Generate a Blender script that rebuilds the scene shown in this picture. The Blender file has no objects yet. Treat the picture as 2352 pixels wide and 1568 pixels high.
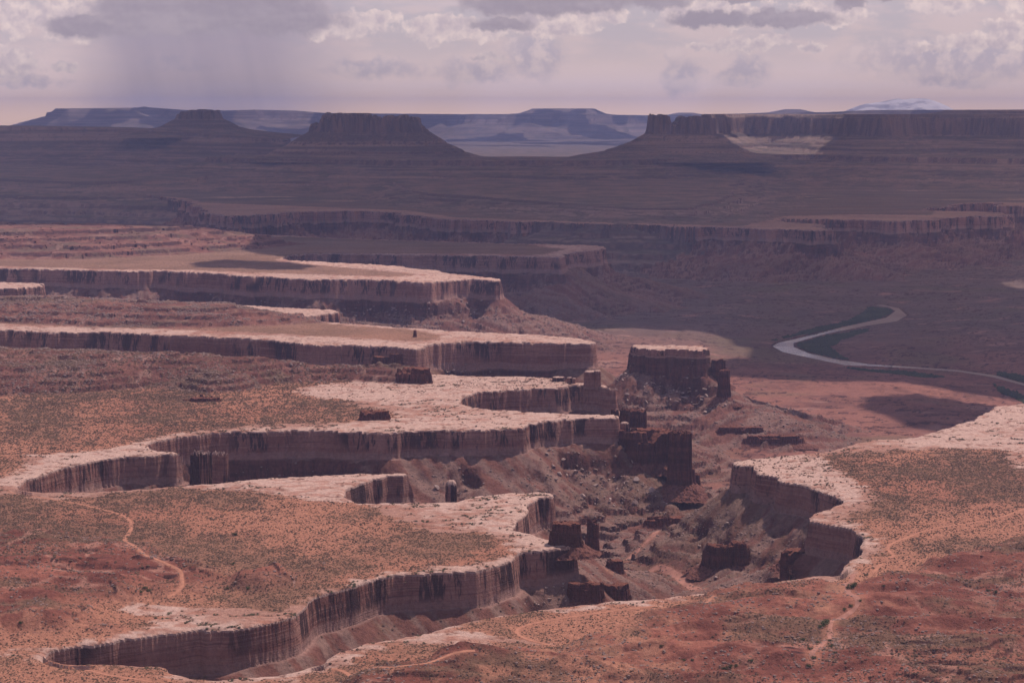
import bpy, math, random, time
import numpy as np
T0 = time.time()
SC = bpy.context.scene
COL = SC.collection
random.seed(7)
RNG = np.random.default_rng(11)

# ------------------------------------------------------------------ camera
CAM_H = 450.0                       # the overlook stands 450 m over the pale rim bench (z = 0)
FPX = 4200.0                        # focal length in pixels of a 2352 px wide picture
TILT = math.atan((784 - 262) / FPX)
cam = bpy.data.cameras.new('camera')
cam.sensor_width = 36
cam.lens = 36 * FPX / 2352
cam.clip_start = 1
cam.clip_end = 200000
camo = bpy.data.objects.new('camera', cam)
camo.location = (0, 0, CAM_H)
camo.rotation_euler = (math.radians(90) - TILT, 0, 0)
COL.objects.link(camo)
SC.camera = camo

# ------------------------------------------------------------------ exposure
SC.view_settings.view_transform = 'Standard'
SC.view_settings.look = 'None'
SC.view_settings.gamma = 1
SC.view_settings.exposure = 0.0
SC.cycles.use_denoising = True
SC.cycles.volume_bounces = 0
SC.cycles.max_bounces = 4
SC.cycles.diffuse_bounces = 2
SC.cycles.transparent_max_bounces = 4

SUN_EL = math.radians(58)
SUN_AZ = math.radians(42)           # clockwise from the view direction (+Y), so ahead and to the right
SUN_STRENGTH = 4.3
SUN_COL = (1.0, 0.83, 0.735)
SKY_STRENGTH = 0.07
HAZE_DENSITY = 2.8e-5
HAZE_COL = (0.40, 0.50, 1.0)

# ------------------------------------------------------------------ node helpers
class NT:
    def __init__(s, tree): s.t = tree; s.n = tree.nodes; s.l = tree.links
    def new(s, k, **kw):
        n = s.n.new(k)
        for a, b in kw.items(): setattr(n, a, b)
        return n
    def put(s, sock, v):
        if isinstance(v, bpy.types.NodeSocket): s.l.new(v, sock)
        elif isinstance(v, (tuple, list)) and sock.type == 'RGBA' and len(v) == 3: sock.default_value = (*v, 1)
        else: sock.default_value = v
    def m(s, op, a, b=0.0, c=None, clamp=False):
        n = s.new('ShaderNodeMath', operation=op, use_clamp=clamp)
        s.put(n.inputs[0], a); s.put(n.inputs[1], b)
        if c is not None: s.put(n.inputs[2], c)
        return n.outputs[0]
    def vm(s, op, a, b=(0, 0, 0)):
        n = s.new('ShaderNodeVectorMath', operation=op)
        s.put(n.inputs[0], a); s.put(n.inputs[1], b)
        return n.outputs['Value'] if op in ('LENGTH', 'DOT_PRODUCT', 'DISTANCE') else n.outputs[0]
    def mix(s, f, a, b, blend='MIX'):
        n = s.new('ShaderNodeMix', data_type='RGBA', blend_type=blend)
        s.put(n.inputs[0], f); s.put(n.inputs[6], a); s.put(n.inputs[7], b)
        return n.outputs[2]
    def mapr(s, v, a, b, c=0.0, d=1.0, smooth=True):
        n = s.new('ShaderNodeMapRange', interpolation_type='SMOOTHSTEP' if smooth else 'LINEAR')
        for i, x in enumerate((v, a, b, c, d)): s.put(n.inputs[i], x)
        return n.outputs[0]
    def noise(s, vec, scale=1.0, detail=4.0, rough=0.5, dist=0.0):
        n = s.new('ShaderNodeTexNoise')
        s.put(n.inputs['Vector'], vec)
        n.inputs['Scale'].default_value = scale; n.inputs['Detail'].default_value = detail
        n.inputs['Roughness'].default_value = rough; n.inputs['Distortion'].default_value = dist
        return n.outputs[0]
    def comb(s, x, y, z):
        n = s.new('ShaderNodeCombineXYZ')
        for i, v in enumerate((x, y, z)): s.put(n.inputs[i], v)
        return n.outputs[0]
    def sep(s, v):
        n = s.new('ShaderNodeSeparateXYZ'); s.put(n.inputs[0], v)
        return n.outputs

# ------------------------------------------------------------------ sky
def make_world():
    w = bpy.data.worlds.new('World'); SC.world = w; w.use_nodes = True
    t = NT(w.node_tree); t.n.clear()
    out = t.new('ShaderNodeOutputWorld'); bg = t.new('ShaderNodeBackground')
    t.l.new(bg.outputs[0], out.inputs[0])
    sky = t.new('ShaderNodeTexSky', sky_type='NISHITA')
    sky.sun_disc = False; sky.sun_elevation = SUN_EL; sky.sun_rotation = SUN_AZ
    sky.altitude = 1800; sky.air_density = 1.0; sky.dust_density = 3.0; sky.ozone_density = 1.0
    base = t.mix(1.0, sky.outputs[0], (0.62, 0.76, 1.25), 'MULTIPLY')
    base = t.mix(1.0, base, (SKY_STRENGTH,) * 3, 'MULTIPLY')
    tc = t.new('ShaderNodeTexCoord')
    x, y, z = t.sep(tc.outputs['Generated'])
    az = t.m('ARCTAN2', x, y)
    el = t.m('ARCSINE', z)
    P = t.comb(t.m('MULTIPLY', az, 42.0), t.m('MULTIPLY', el, 42.0), 0.0)   # one unit = 1.36 degrees of sky
    # domain warp
    n1 = t.new('ShaderNodeTexNoise'); t.put(n1.inputs['Vector'], P)
    n1.inputs['Scale'].default_value = 2.4; n1.inputs['Detail'].default_value = 4; n1.inputs['Roughness'].default_value = 0.6
    wv = t.vm('SUBTRACT', n1.outputs[1], (0.5, 0.5, 0.5))
    fine = t.noise(P, 2.3, 9, 0.56)
    fine2 = t.noise(t.vm('ADD', P, (0.05, 0.11, 0.0)), 2.3, 7, 0.52)
    emb = t.m('SUBTRACT', fine, fine2)
    wide = t.noise(t.vm('MULTIPLY', P, (0.5, 1.6, 1.0)), 1.1, 5, 0.55)
    def field(lst, warp):
        Pw = t.vm('ADD', P, t.vm('MULTIPLY', wv, (warp, warp * 0.8, 0)))
        acc = None
        for (cx, cy, rx, ry) in lst:
            c = ((cx - 1176) / 100.0, (262 - cy) / 100.0, 0)
            d = t.vm('LENGTH', t.vm('MULTIPLY', t.vm('SUBTRACT', Pw, c), (100.0 / rx, 100.0 / ry, 0)))
            q = t.m('SUBTRACT', 1.0, d)
            acc = q if acc is None else t.m('SMOOTH_MAX', acc, q, 0.25)
        return acc
    PALE = (1.0, 0.755, 0.72)
    # pale veil near the horizon under the cloud decks
    veil = t.mapr(el, 0.045, 0.12, 1.0, 0.10)
    pale_c = t.mix(t.mapr(el, 0.002, 0.045), PALE, (0.70, 0.55, 0.54))
    pale_c = t.mix(t.mapr(el, -0.004, 0.016), (1.85, 1.18, 0.72), pale_c)
    c = t.mix(veil, base, pale_c)
    gap = t.m('MULTIPLY', t.mapr(el, 0.018, 0.05), t.mapr(wide, 0.38, 0.58))
    c = t.mix(t.m('MULTIPLY', gap, 0.75), c, (0.52, 0.46, 0.50))
    # faint distant cloud towers
    soft = field([(1230, 130, 90, 70), (1700, 165, 90, 40), (2180, 140, 330, 60), (1090, 165, 120, 40), (1560, 175, 60, 60),
                  (860, 160, 160, 32), (420, 150, 110, 26), (2150, 185, 120, 25), (60, 190, 160, 22)], 0.8)
    m0 = t.mapr(t.m('ADD', soft, t.m('MULTIPLY', t.m('SUBTRACT', fine, 0.5), 1.3)), 0.0, 0.6)
    soft_c = t.mix(t.mapr(fine, 0.42, 0.62), (0.50, 0.43, 0.50), (0.78, 0.62, 0.61))
    c = t.mix(t.m('MULTIPLY', m0, 0.75), c, soft_c)
    # rain curtain under the dark deck
    curtain = t.m('MULTIPLY', t.mapr(az, (150 - 1176) / 4200, (340 - 1176) / 4200),
                  t.mapr(az, (560 - 1176) / 4200, (900 - 1176) / 4200, 1.0, 0.0))
    curtain = t.m('MULTIPLY', curtain, t.mapr(el, -0.02, 0.05, 0.75, 1.0))
    streak = t.noise(t.comb(t.m('ADD', t.m('MULTIPLY', az, 60.0), t.m('MULTIPLY', el, 14.0)), t.m('MULTIPLY', el, 3.0), 0), 1.0, 3)
    curtain = t.m('MULTIPLY', curtain, t.m('ADD', 0.6, t.m('MULTIPLY', streak, 0.5)))
    c = t.mix(t.m('MULTIPLY', curtain, 0.95), c, (0.36, 0.295, 0.36))
    # bright sunlit cumulus behind
    cum = field([(60, 150, 95, 42), (95, 45, 60, 60), (185, 55, 110, 60), (180, 160, 40, 14), (10, 35, 60, 40), (790, 62, 120, 40), (870, 50, 70, 22),
                 (1010, 68, 95, 38), (1110, 70, 90, 30), (1250, 60, 160, 34), (1390, 45, 60, 20),
                 (1640, 40, 180, 38), (1890, 40, 120, 32), (1700, 108, 90, 22), (1760, 98, 60, 26), (1620, 115, 50, 13), (1850, 118, 30, 9),
                 (2230, 105, 130, 30), (2300, 85, 110, 34), (2140, 22, 110, 30), (2320, 18, 90, 30), (2110, 120, 50, 12), (1120, 128, 60, 10)], 0.75)
    m2 = t.mapr(t.m('ADD', cum, t.m('MULTIPLY', t.m('SUBTRACT', fine, 0.5), 1.35)), 0.06, 0.36)
    lit0 = t.mapr(t.m('ADD', t.m('MULTIPLY', emb, 1.5), t.m('SUBTRACT', 0.42, t.m('MULTIPLY', cum, 0.28))), 0.05, 0.6)
    lit = t.m('ADD', t.m('MULTIPLY', lit0, 0.55), t.m('MULTIPLY', t.mapr(t.noise(P, 3.6, 6, 0.55), 0.40, 0.62), 0.45))
    cum_c = t.mix(lit, (0.58, 0.47, 0.50), (0.90, 0.72, 0.66))
    c = t.mix(t.m('MULTIPLY', m2, 0.95), c, cum_c)
    # grey undersides and the dark rain deck
    grey = field([(520, 20, 260, 78), (380, 45, 190, 55), (640, 50, 190, 48), (230, 70, 120, 32), (1200, 18, 170, 34), (1330, 8, 160, 34),
                  (1150, 60, 90, 20), (1620, 52, 120, 24), (1790, 48, 150, 24), (1500, 12, 90, 22), (2000, -6, 150, 16), (1690, 8, 70, 12), (1930, 20, 50, 14)], 0.55)
    m1 = t.mapr(t.m('ADD', grey, t.m('MULTIPLY', t.m('SUBTRACT', fine, 0.5), 0.75)), -0.02, 0.42)
    grey_c = t.mix(t.mapr(t.m('ADD', wide, t.m('MULTIPLY', emb, 0.5)), 0.3, 0.8), (0.355, 0.295, 0.34), (0.46, 0.38, 0.415))
    c = t.mix(t.m('MULTIPLY', m1, 0.95), c, grey_c)
    # broken cloud over the rest of the dome, out of the picture
    hi = t.noise(t.vm('MULTIPLY', tc.outputs['Generated'], (2.2, 2.2, 4.0)), 1.3, 5, 0.6)
    mh = t.m('MULTIPLY', t.mapr(hi, 0.47, 0.62), t.mapr(el, 0.11, 0.2))
    c = t.mix(t.m('MULTIPLY', mh, 0.8), c, (0.155, 0.17, 0.26))
    t.l.new(c, bg.inputs[0]); bg.inputs[1].default_value = 1.0
    w.cycles.sampling_method = 'MANUAL'; w.cycles.sample_map_resolution = 512
make_world()

sun = bpy.data.lights.new('sun', 'SUN')
sun.energy = SUN_STRENGTH; sun.angle = math.radians(0.53); sun.color = SUN_COL
suno = bpy.data.objects.new('sun', sun)
SUN_DIR = np.array([math.sin(SUN_AZ) * math.cos(SUN_EL), math.cos(SUN_AZ) * math.cos(SUN_EL), math.sin(SUN_EL)])
suno.rotation_euler = (math.radians(90) - SUN_EL, 0, -SUN_AZ + math.pi)
# a sun lamp shines along its own -Z; turn it so that -Z = -SUN_DIR
from mathutils import Vector
suno.rotation_euler = Vector(SUN_DIR.tolist()).to_track_quat('Z', 'Y').to_euler()
suno.location = (0, 0, 6000)
COL.objects.link(suno)

# ------------------------------------------------------------------ projection helpers
CT, ST = math.cos(TILT), math.sin(TILT)
def ray(px, py):
    a = px - 1176.0; b = 784.0 - py
    return a, FPX * CT + b * ST, -FPX * ST + b * CT
def at(px, py, z=0.0):
    "the ground point at height z that a picture point shows"
    dx, dy, dz = ray(px, py)
    k = (z - CAM_H) / dz
    return dx * k, dy * k
def far(px, dist):
    return (px - 1176.0) / (FPX * CT + 520 * ST) * dist, dist
def zrow(py, dist):
    "height of a thing that stands at this distance and reaches this picture row"
    dx, dy, dz = ray(1176, py)
    return CAM_H + dz / dy * dist
def poly_at(pts, z=0.0): return np.array([at(a, b, z) for a, b in pts])
def poly_far(pts): return np.array([far(a, b) for a, b in pts])

# ------------------------------------------------------------------ noise
GA = np.linspace(0, 2 * np.pi, 256, endpoint=False)
GX, GY = np.cos(GA).astype(np.float32), np.sin(GA).astype(np.float32)
def _h(ix, iy, seed):
    h = (ix.astype(np.uint32) * np.uint32(374761393)) ^ (iy.astype(np.uint32) * np.uint32(668265263)) ^ np.uint32((seed * 2246822519) & 0xffffffff)
    h = (h ^ (h >> np.uint32(13))) * np.uint32(1274126177)
    return ((h ^ (h >> np.uint32(16))) >> np.uint32(3)) & np.uint32(255)
def pn(x, y, seed=0):
    xf = np.floor(x); yf = np.floor(y)
    fx = (x - xf).astype(np.float32); fy = (y - yf).astype(np.float32)
    xi = xf.astype(np.int64); yi = yf.astype(np.int64)
    u = fx * fx * fx * (fx * (fx * 6 - 15) + 10); v = fy * fy * fy * (fy * (fy * 6 - 15) + 10)
    def g(dx, dy):
        k = _h(xi + dx, yi + dy, seed)
        return GX[k] * (fx - dx) + GY[k] * (fy - dy)
    a = g(0, 0); b = g(1, 0); c = g(0, 1); d = g(1, 1)
    return ((a + (b - a) * u) * (1 - v) + (c + (d - c) * u) * v) * 1.5
def fbm(x, y, scale, octv=4, seed=0, gain=0.5, ridged=False):
    s = 0; a = 1.0; tot = 0; f = 1.0 / scale
    for o in range(octv):
        n = pn(x * f + 17.3 * o, y * f - 9.1 * o, seed + o)
        if ridged: n = 1 - 2 * np.abs(n)
        s = s + n * a; tot += a; a *= gain; f *= 2.03
    return (s / tot).astype(np.float32)
def sst(x, a, b):
    t = np.clip((x - a) / (b - a), 0, 1); return t * t * (3 - 2 * t)
def terrace(h, step, sharp=0.8):
    k = h / step; f = np.floor(k); r = k - f
    r = np.where(r < sharp, r * 0.25 / sharp, 0.25 + (r - sharp) / (1 - sharp) * 0.75)
    return (f + r) * step

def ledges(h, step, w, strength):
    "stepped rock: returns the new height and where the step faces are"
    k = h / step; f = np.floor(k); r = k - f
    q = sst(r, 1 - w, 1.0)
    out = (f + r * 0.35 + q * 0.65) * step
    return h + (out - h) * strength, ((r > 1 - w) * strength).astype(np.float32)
def sdf(poly, X, Y):
    "signed distance, positive inside"
    best = np.full(X.shape, 1e12, np.float64); inside = np.zeros(X.shape, bool)
    n = len(poly)
    for i in range(n):
        x0, y0 = poly[i]; x1, y1 = poly[(i + 1) % n]
        ex, ey = x1 - x0, y1 - y0
        L = ex * ex + ey * ey
        if L < 1e-9: continue
        px, py = X - x0, Y - y0
        t = np.clip((px * ex + py * ey) / L, 0, 1)
        d = (px - t * ex) ** 2 + (py - t * ey) ** 2
        np.minimum(best, d, out=best)
        c = ((y0 > Y) != (y1 > Y))
        if y1 != y0: inside ^= c & (px < ex * (Y - y0) / (y1 - y0))
    d = np.sqrt(best)
    return np.where(inside, d, -d).astype(np.float32)
def linedist(pts, X, Y):
    best = np.full(X.shape, 1e12, np.float64)
    for i in range(len(pts) - 1):
        x0, y0 = pts[i]; x1, y1 = pts[i + 1]; ex, ey = x1 - x0, y1 - y0; L = ex * ex + ey * ey + 1e-9
        t = np.clip(((X - x0) * ex + (Y - y0) * ey) / L, 0, 1)
        np.minimum(best, (X - x0 - t * ex) ** 2 + (Y - y0 - t * ey) ** 2, out=best)
    return np.sqrt(best).astype(np.float32)

# ------------------------------------------------------------------ the fan-shaped ground grid
NC = 1330; UM = 0.355
Y0, Y1, DR = 1230.0, 18500.0, 1 / 600.0
NR = int(math.log(Y1 / Y0) / DR)
US = np.linspace(-UM, UM, NC); YS = Y0 * np.exp(np.arange(NR) * DR)
U2, YG = np.meshgrid(US, YS)
XG = U2 * YG
CF = 4
ri = np.unique(np.append(np.arange(0, NR, CF), NR - 1)); ci = np.unique(np.append(np.arange(0, NC, CF), NC - 1))
Xc, Yc = XG[np.ix_(ri, ci)], YG[np.ix_(ri, ci)]
_rw = np.interp(np.arange(NR), ri, np.arange(len(ri))); _cw = np.interp(np.arange(NC), ci, np.arange(len(ci)))
_r0 = np.minimum(_rw.astype(int), len(ri) - 2); _c0 = np.minimum(_cw.astype(int), len(ci) - 2)
_fr = (_rw - _r0)[:, None].astype(np.float32); _fc = (_cw - _c0)[None, :].astype(np.float32)
def up(a):
    A = a[_r0]; B = a[_r0 + 1]
    t = A * (1 - _fr) + B * _fr
    return t[:, _c0] * (1 - _fc) + t[:, _c0 + 1] * _fc
def gsdf(poly): return up(sdf(poly, Xc, Yc))

RIM = [(2750, 880), (2352, 926), (2285, 932), (2232, 963), (2180, 980), (2100, 1003), (2000, 1012), (1900, 1034), (1830, 1044), (1750, 1051),
       (1682, 1060), (1690, 1068), (1733, 1068), (1735, 1077), (1748, 1088), (1786, 1092), (1795, 1106), (1840, 1110), (1870, 1122), (1905, 1136), (1934, 1150),
       (1900, 1166), (1862, 1180), (1852, 1194), (1890, 1201), (1950, 1212), (1985, 1232), (1988, 1240), (1968, 1252), (1980, 1266), (1950, 1290), (1925, 1317), (1850, 1325), (1790, 1335),
       (1700, 1355), (1600, 1362), (1500, 1373), (1380, 1381), (1300, 1393), (1170, 1407), (1080, 1420), (1020, 1436), (980, 1454),
       (900, 1468), (840, 1476), (760, 1500), (738, 1520), (640, 1545), (500, 1560), (450, 1553), (395, 1545), (375, 1529), (300, 1525), (230, 1522), (150, 1518),
       (106, 1506), (116, 1492), (160, 1485), (215, 1480), (280, 1465), (340, 1457), (400, 1452), (462, 1440), (475, 1444), (560, 1441), (640, 1425), (680, 1408),
       (705, 1385), (712, 1376), (735, 1362), (800, 1344), (885, 1319), (997, 1312), (1091, 1308), (1132, 1299), (1166, 1288), (1183, 1278), (1196, 1264), (1215, 1264),
       (1297, 1258), (1327, 1254), (1320, 1242), (1260, 1235), (1222, 1225), (1180, 1219), (1176, 1212), (1207, 1184), (1215, 1160), (1232, 1142), (1264, 1137), (1264, 1131),
       (1230, 1128), (1177, 1130), (1087, 1139), (1042, 1152), (960, 1154), (866, 1156), (825, 1154), (797, 1137), (795, 1120), (840, 1104), (880, 1094), (915, 1091),
       (946, 1089), (930, 1083), (859, 1085), (735, 1090), (640, 1096), (560, 1102), (490, 1110), (400, 1117), (300, 1124), (220, 1128),
       (150, 1129), (100, 1130), (60, 1126), (38, 1112), (56, 1100), (142, 1073), (172, 1068), (232, 1052), (300, 1047), (352, 1045), (375, 1041), (407, 1041),
       (409, 1037), (375, 1035), (345, 1028), (334, 1020), (352, 1012), (412, 1002), (487, 993), (562, 990), (660, 987), (735, 988), (779, 991), (901, 994),
       (925, 988), (1006, 987), (1107, 988), (1175, 983), (1203, 982), (1209, 974), (1250, 966), (1304, 962), (1355, 958), (1414, 958), (1414, 953), (1358, 952),
       (1277, 949), (1209, 944), (1124, 939), (1074, 932), (1053, 919), (1060, 910), (1107, 901), (1158, 895), (1243, 890), (1290, 888), (1321, 883), (1361, 885), (1395, 890),
       (1426, 891), (1412, 885), (1361, 879), (1311, 878), (1277, 867), (1209, 864), (1074, 861), (1023, 860), (900, 855), (700, 848), (500, 845),
       (350, 838), (105, 812), (0, 806), (-420, 796), (-420, 1900), (2750, 1900)]
T3 = [(-420, 750), (0, 758), (129, 763), (237, 763), (389, 770), (508, 775), (592, 778), (694, 790), (745, 792), (803, 792), (904, 797), (955, 802),
      (972, 800), (992, 791), (1030, 786), (1067, 783), (1141, 785), (1243, 788), (1364, 790), (1368, 786), (1338, 778), (1243, 769), (1108, 763), (1006, 758),
      (887, 748), (803, 744), (745, 738), (700, 727), (735, 722), (772, 718), (765, 712), (600, 703), (433, 698), (200, 690), (-420, 682)]
T3C = [(-420, 650), (0, 648), (70, 650), (104, 652), (100, 657), (60, 662), (-420, 668)]
T4 = [(-420, 611), (0, 616), (118, 619), (237, 623), (389, 623), (508, 630), (559, 635), (626, 637), (711, 643), (803, 642), (904, 645), (972, 649),
      (1040, 646), (1050, 643), (1091, 641), (1141, 645), (1148, 641), (1108, 636), (1023, 627), (1006, 622), (904, 610), (735, 601), (665, 598), (640, 594),
      (655, 587), (700, 584), (735, 583), (1000, 585), (1243, 590), (1285, 590), (1330, 577), (1392, 571), (1388, 565), (1330, 563), (1200, 560),
      (1000, 555), (800, 548), (620, 540), (300, 530), (-420, 520)]
T6 = [(-420, 446), (0, 445), (200, 443), (350, 450), (430, 462), (438, 470), (470, 492), (520, 501), (600, 494), (700, 487), (780, 485), (945, 487), (960, 493), (1050, 505),
      (1176, 508), (1401, 515), (1600, 522), (1726, 527), (1900, 529), (1908, 524), (1890, 514), (1776, 507), (1790, 502), (1916, 503), (2081, 509), (2206, 500), (2230, 496), (2316, 498),
      (2290, 489), (2151, 483), (2200, 471), (2276, 467), (2290, 473), (2750, 482), (2750, 300), (-420, 300)]
B4 = [(1462, 801), (1500, 802), (1628, 806), (1632, 800), (1625, 794), (1540, 792), (1462, 792)]

RIVER_Z = -190.0
RIV_A = [(2000, 700), (2040, 705), (2056, 714), (2035, 729), (1990, 739), (1930, 752), (1880, 764), (1830, 777), (1785, 787), (1772, 795), (1795, 808), (1860, 822), (1940, 839), (2010, 841), (2100, 846.5),
         (2200, 853.5), (2280, 866), (2352, 885), (2460, 931)]
RIV_B = [(2030, 700), (2066, 708), (2084, 724), (2060, 738), (1990, 748), (1930, 760), (1893, 768), (1850, 780), (1825, 788), (1826, 797), (1860, 810), (1930, 826), (2000, 836), (2100, 842),
         (2200, 849), (2290, 862), (2352, 880), (2460, 925)]
RIVER = poly_at(RIV_A + RIV_B[::-1], RIVER_Z)

XG32, YG32 = XG.astype(np.float32), YG.astype(np.float32)
print('grid', XG.shape, round(time.time() - T0, 1))
N60 = fbm(XG32, YG32, 60, 3, 1); N14 = fbm(XG32, YG32, 14, 2, 5)
N250 = fbm(XG32, YG32, 250, 4, 9); RID = fbm(XG32, YG32, 40, 3, 21, ridged=True)
_l = fbm((0.62 * XG32 + 0.78 * YG32), (0.78 * XG32 - 0.62 * YG32) * 0.11, 30, 4, 23, gain=0.5, ridged=True)
_m = fbm((0.62 * XG32 - 0.78 * YG32), (0.78 * XG32 + 0.62 * YG32) * 0.11, 30, 4, 24, gain=0.5, ridged=True)
_k = sst(U2 + 0.02 * N60, 0.085, 0.10).astype(np.float32)
RIDT = _l * (1 - _k) + _m * _k
N900 = fbm(XG32, YG32, 900, 3, 31)
N5 = fbm(XG32, YG32, 5.5, 2, 47); RISE = [None]
BIL = np.abs(fbm(XG32, YG32, 38, 3, 41, gain=0.4)); N140B = fbm(XG32, YG32, 150, 2, 43)
print('noise', round(time.time() - T0, 1))

dist_scale = np.clip(YG32 / 3000, 0.6, 3.5)
cliff_h = ((36 + 12 * sst(YG32, 2600, 3700)) * (1 + 0.22 * N250 + 0.10 * N60)).astype(np.float32)
def rim_profile(s):
    "height under the rim for signed distance s (s<0 is outside the edge): pale cliff, ledge, red cliff or slope, talus"
    d = -s
    w1 = 5.0 * np.clip(dist_scale, 0.8, 1.6)
    c1 = np.clip(d / w1, 0, 1)
    c1 = 1 - (1 - c1) ** 1.15
    z = -cliff_h * c1
    led = w1 + 3 + 5 * sst(N60, -0.3, 0.4)
    k = sst(N250 + 0.5 * N60, -0.15, 0.25)                     # 1: a second cliff, 0: rubble right away
    w2 = 5 + 30 * (1 - k)
    z = z - 26 * np.clip((d - led) / w2, 0, 1) - 1.5 * np.clip((d - w1) / 6, 0, 1)
    tal = np.maximum(d - led - w2 + 6 * k, 0)
    g = (RIDT - 0.25) * 11 * np.clip(tal / 70, 0, 1)
    z = z - np.interp(tal, [0, 45, 330, 600], [0, 27, 112, 150]) + g
    z = z + (N14 * 0.9 + N5 * 0.7) * np.clip(tal / 10, 0, 1)
    z2, rs = ledges(z + N60 * 3, 11.0, 0.16, sst(N900 * 0.6 + N250 + 0.4 * N60, -0.1, 0.25) * np.clip(tal / 12, 0, 1) * 0.9)
    RISE[0] = rs
    z = np.where(tal > 0, z2 - N60 * 3 * 0.0, z)
    return z
def warp(s, amp=1.0):
    a = np.clip(YG32 / 2500, 0.6, 3.0) * amp
    return s + (N60 * 8 + N140B * 8 - (BIL - 0.18) * 8 + N14 * 2.2) * a
FLOOR = (-150 - 34 * sst(YG32 + 1.2 * XG32, 3000, 5200)).astype(np.float32)
RIS = np.zeros(FLOOR.shape, np.float32)
N140 = fbm(XG32 * 0.6, YG32, 120, 5, 57, gain=0.55)
_f, _r = ledges(13 * N250 + 9 * N140 + 8, 3.6, 0.13, sst(N250 + 0.7 * N900 + 0.25, -0.15, 0.25))
FLOOR = FLOOR + _f * 1.15 + 0.4 * N14; RIS = np.maximum(RIS, _r)
dR = gsdf(RIVER)
bank = np.maximum(-dR, 0)
riverb = RIVER_Z + 1.5 + 22 * sst(bank, 25 + 60 * np.clip(0.4 + N250, 0, 1), 420) + terrace(14 * N250 + 4 * N60, 4.0) * sst(bank, 30, 260)
FLOOR = FLOOR + (riverb - FLOOR) * (1 - sst(bank, 120, 900))
FLOOR = np.where(dR > -4, RIVER_Z - 3, FLOOR)
H = FLOOR.copy()
DEP = np.full(H.shape, 400, np.float32)      # depth below the nearest pale rim
SRIM = np.full(H.shape, -1e4, np.float32)
OWN = np.zeros(H.shape, np.int8)
CRK = sst(np.abs(fbm(XG32 * 0.42 + 0.12 * YG32, YG32 * 1.0 - 0.1 * XG32, 40, 4, 241, gain=0.6)), 0.05, 0.0)
for idx, (P_, amp) in enumerate(((RIM, 1), (T3, 1), (T3C, 1), (T4, 1), (T6, 2.4), (B4, 1.7))):
    s = gsdf(poly_at(P_))
    s = warp(s, amp)
    if idx == 4: s = s + N900 * 130 + N250 * 60
    top = s > 0
    und = 1.6 * N250 + 0.9 * N60 * sst(s, 0, 30)
    if idx == 5: und = 0 * und
    crk = (0.9 * RID + 0.5 * N14 - 1.5 * CRK) * sst(s, 0, 4) * np.clip(dist_scale, 0.7, 2)
    rp = rim_profile(s)
    z = np.where(top, und * sst(s, 0, 12) + crk - 1.6 * (1 - sst(s, 0, 5)), rp - 1.6)
    better = z > H
    OWN = np.where(better, idx + 1, OWN)
    RIS = np.where(better, RISE[0] * (~top), RIS) if not top.all() else RIS
    H = np.where(better, z, H)
    DEP = np.where(better, np.where(top, 0, -rp), DEP)
    SRIM = np.maximum(SRIM, s)
print('rims', round(time.time() - T0, 1))

# ---- red layered hills standing on the benches: (foot polygon, ...) foot at z = 0
def hill(poly, slope, hmax, step, seed, rough=0.25, amp=40.0):
    global H, HILL, RIS
    s = gsdf(poly)
    n = fbm(XG32, YG32, amp * 5, 4, seed, gain=0.45)
    n2 = fbm(XG32, YG32, amp * 1.2, 3, seed + 3); n3 = fbm(XG32, YG32, amp * 14, 2, seed + 9)
    s = s + n * amp * 1.3 + n2 * amp * 0.15
    h = np.clip(s, 0, None) * slope
    h = hmax * (1 - np.exp(-h / hmax * 1.25)) * (1 + rough * n3 + 0.3 * rough * n)
    ht, rs = ledges(h + n2 * 1.0 + n * step * 0.6, step, 0.13, sst(n2 + 0.5 * n - 0.4 * n3, -0.28, -0.06))
    hh = np.where(s > 0, np.maximum(ht + 0.5 * N14, 0.02), 0)
    HILL = np.maximum(HILL, sst(s, 0, 12))
    up_ = (s > 0) & (H > -2.5)
    RIS = np.where(up_, rs * (hh > 1), RIS)
    H = np.where(up_, np.maximum(H, 0) * 0.3 + hh, H)
    return s
HILL = np.zeros(H.shape, np.float32)
M1 = poly_at([(-420, 925), (0, 915), (150, 905), (330, 895), (480, 905), (560, 898), (650, 885), (800, 878), (930, 880), (985, 872), (1000, 863), (900, 856), (600, 846), (350, 838), (110, 820), (-420, 800)])
s1 = hill(M1, 0.40, 50, 8.5, 51, amp=26)
M2 = poly_at([(-420, 745), (0, 742), (200, 752), (380, 757), (500, 753), (640, 748), (770, 742), (745, 735), (690, 725), (560, 712), (430, 705), (-420, 688)])
hill(M2, 0.32, 44, 10, 61, amp=30)
M3 = poly_at([(-420, 598), (0, 597), (200, 596), (330, 588), (430, 585), (560, 575), (640, 570), (700, 562), (640, 548), (430, 540), (-420, 524)])
hill(M3, 0.20, 100, 16, 71, amp=60)
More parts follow.
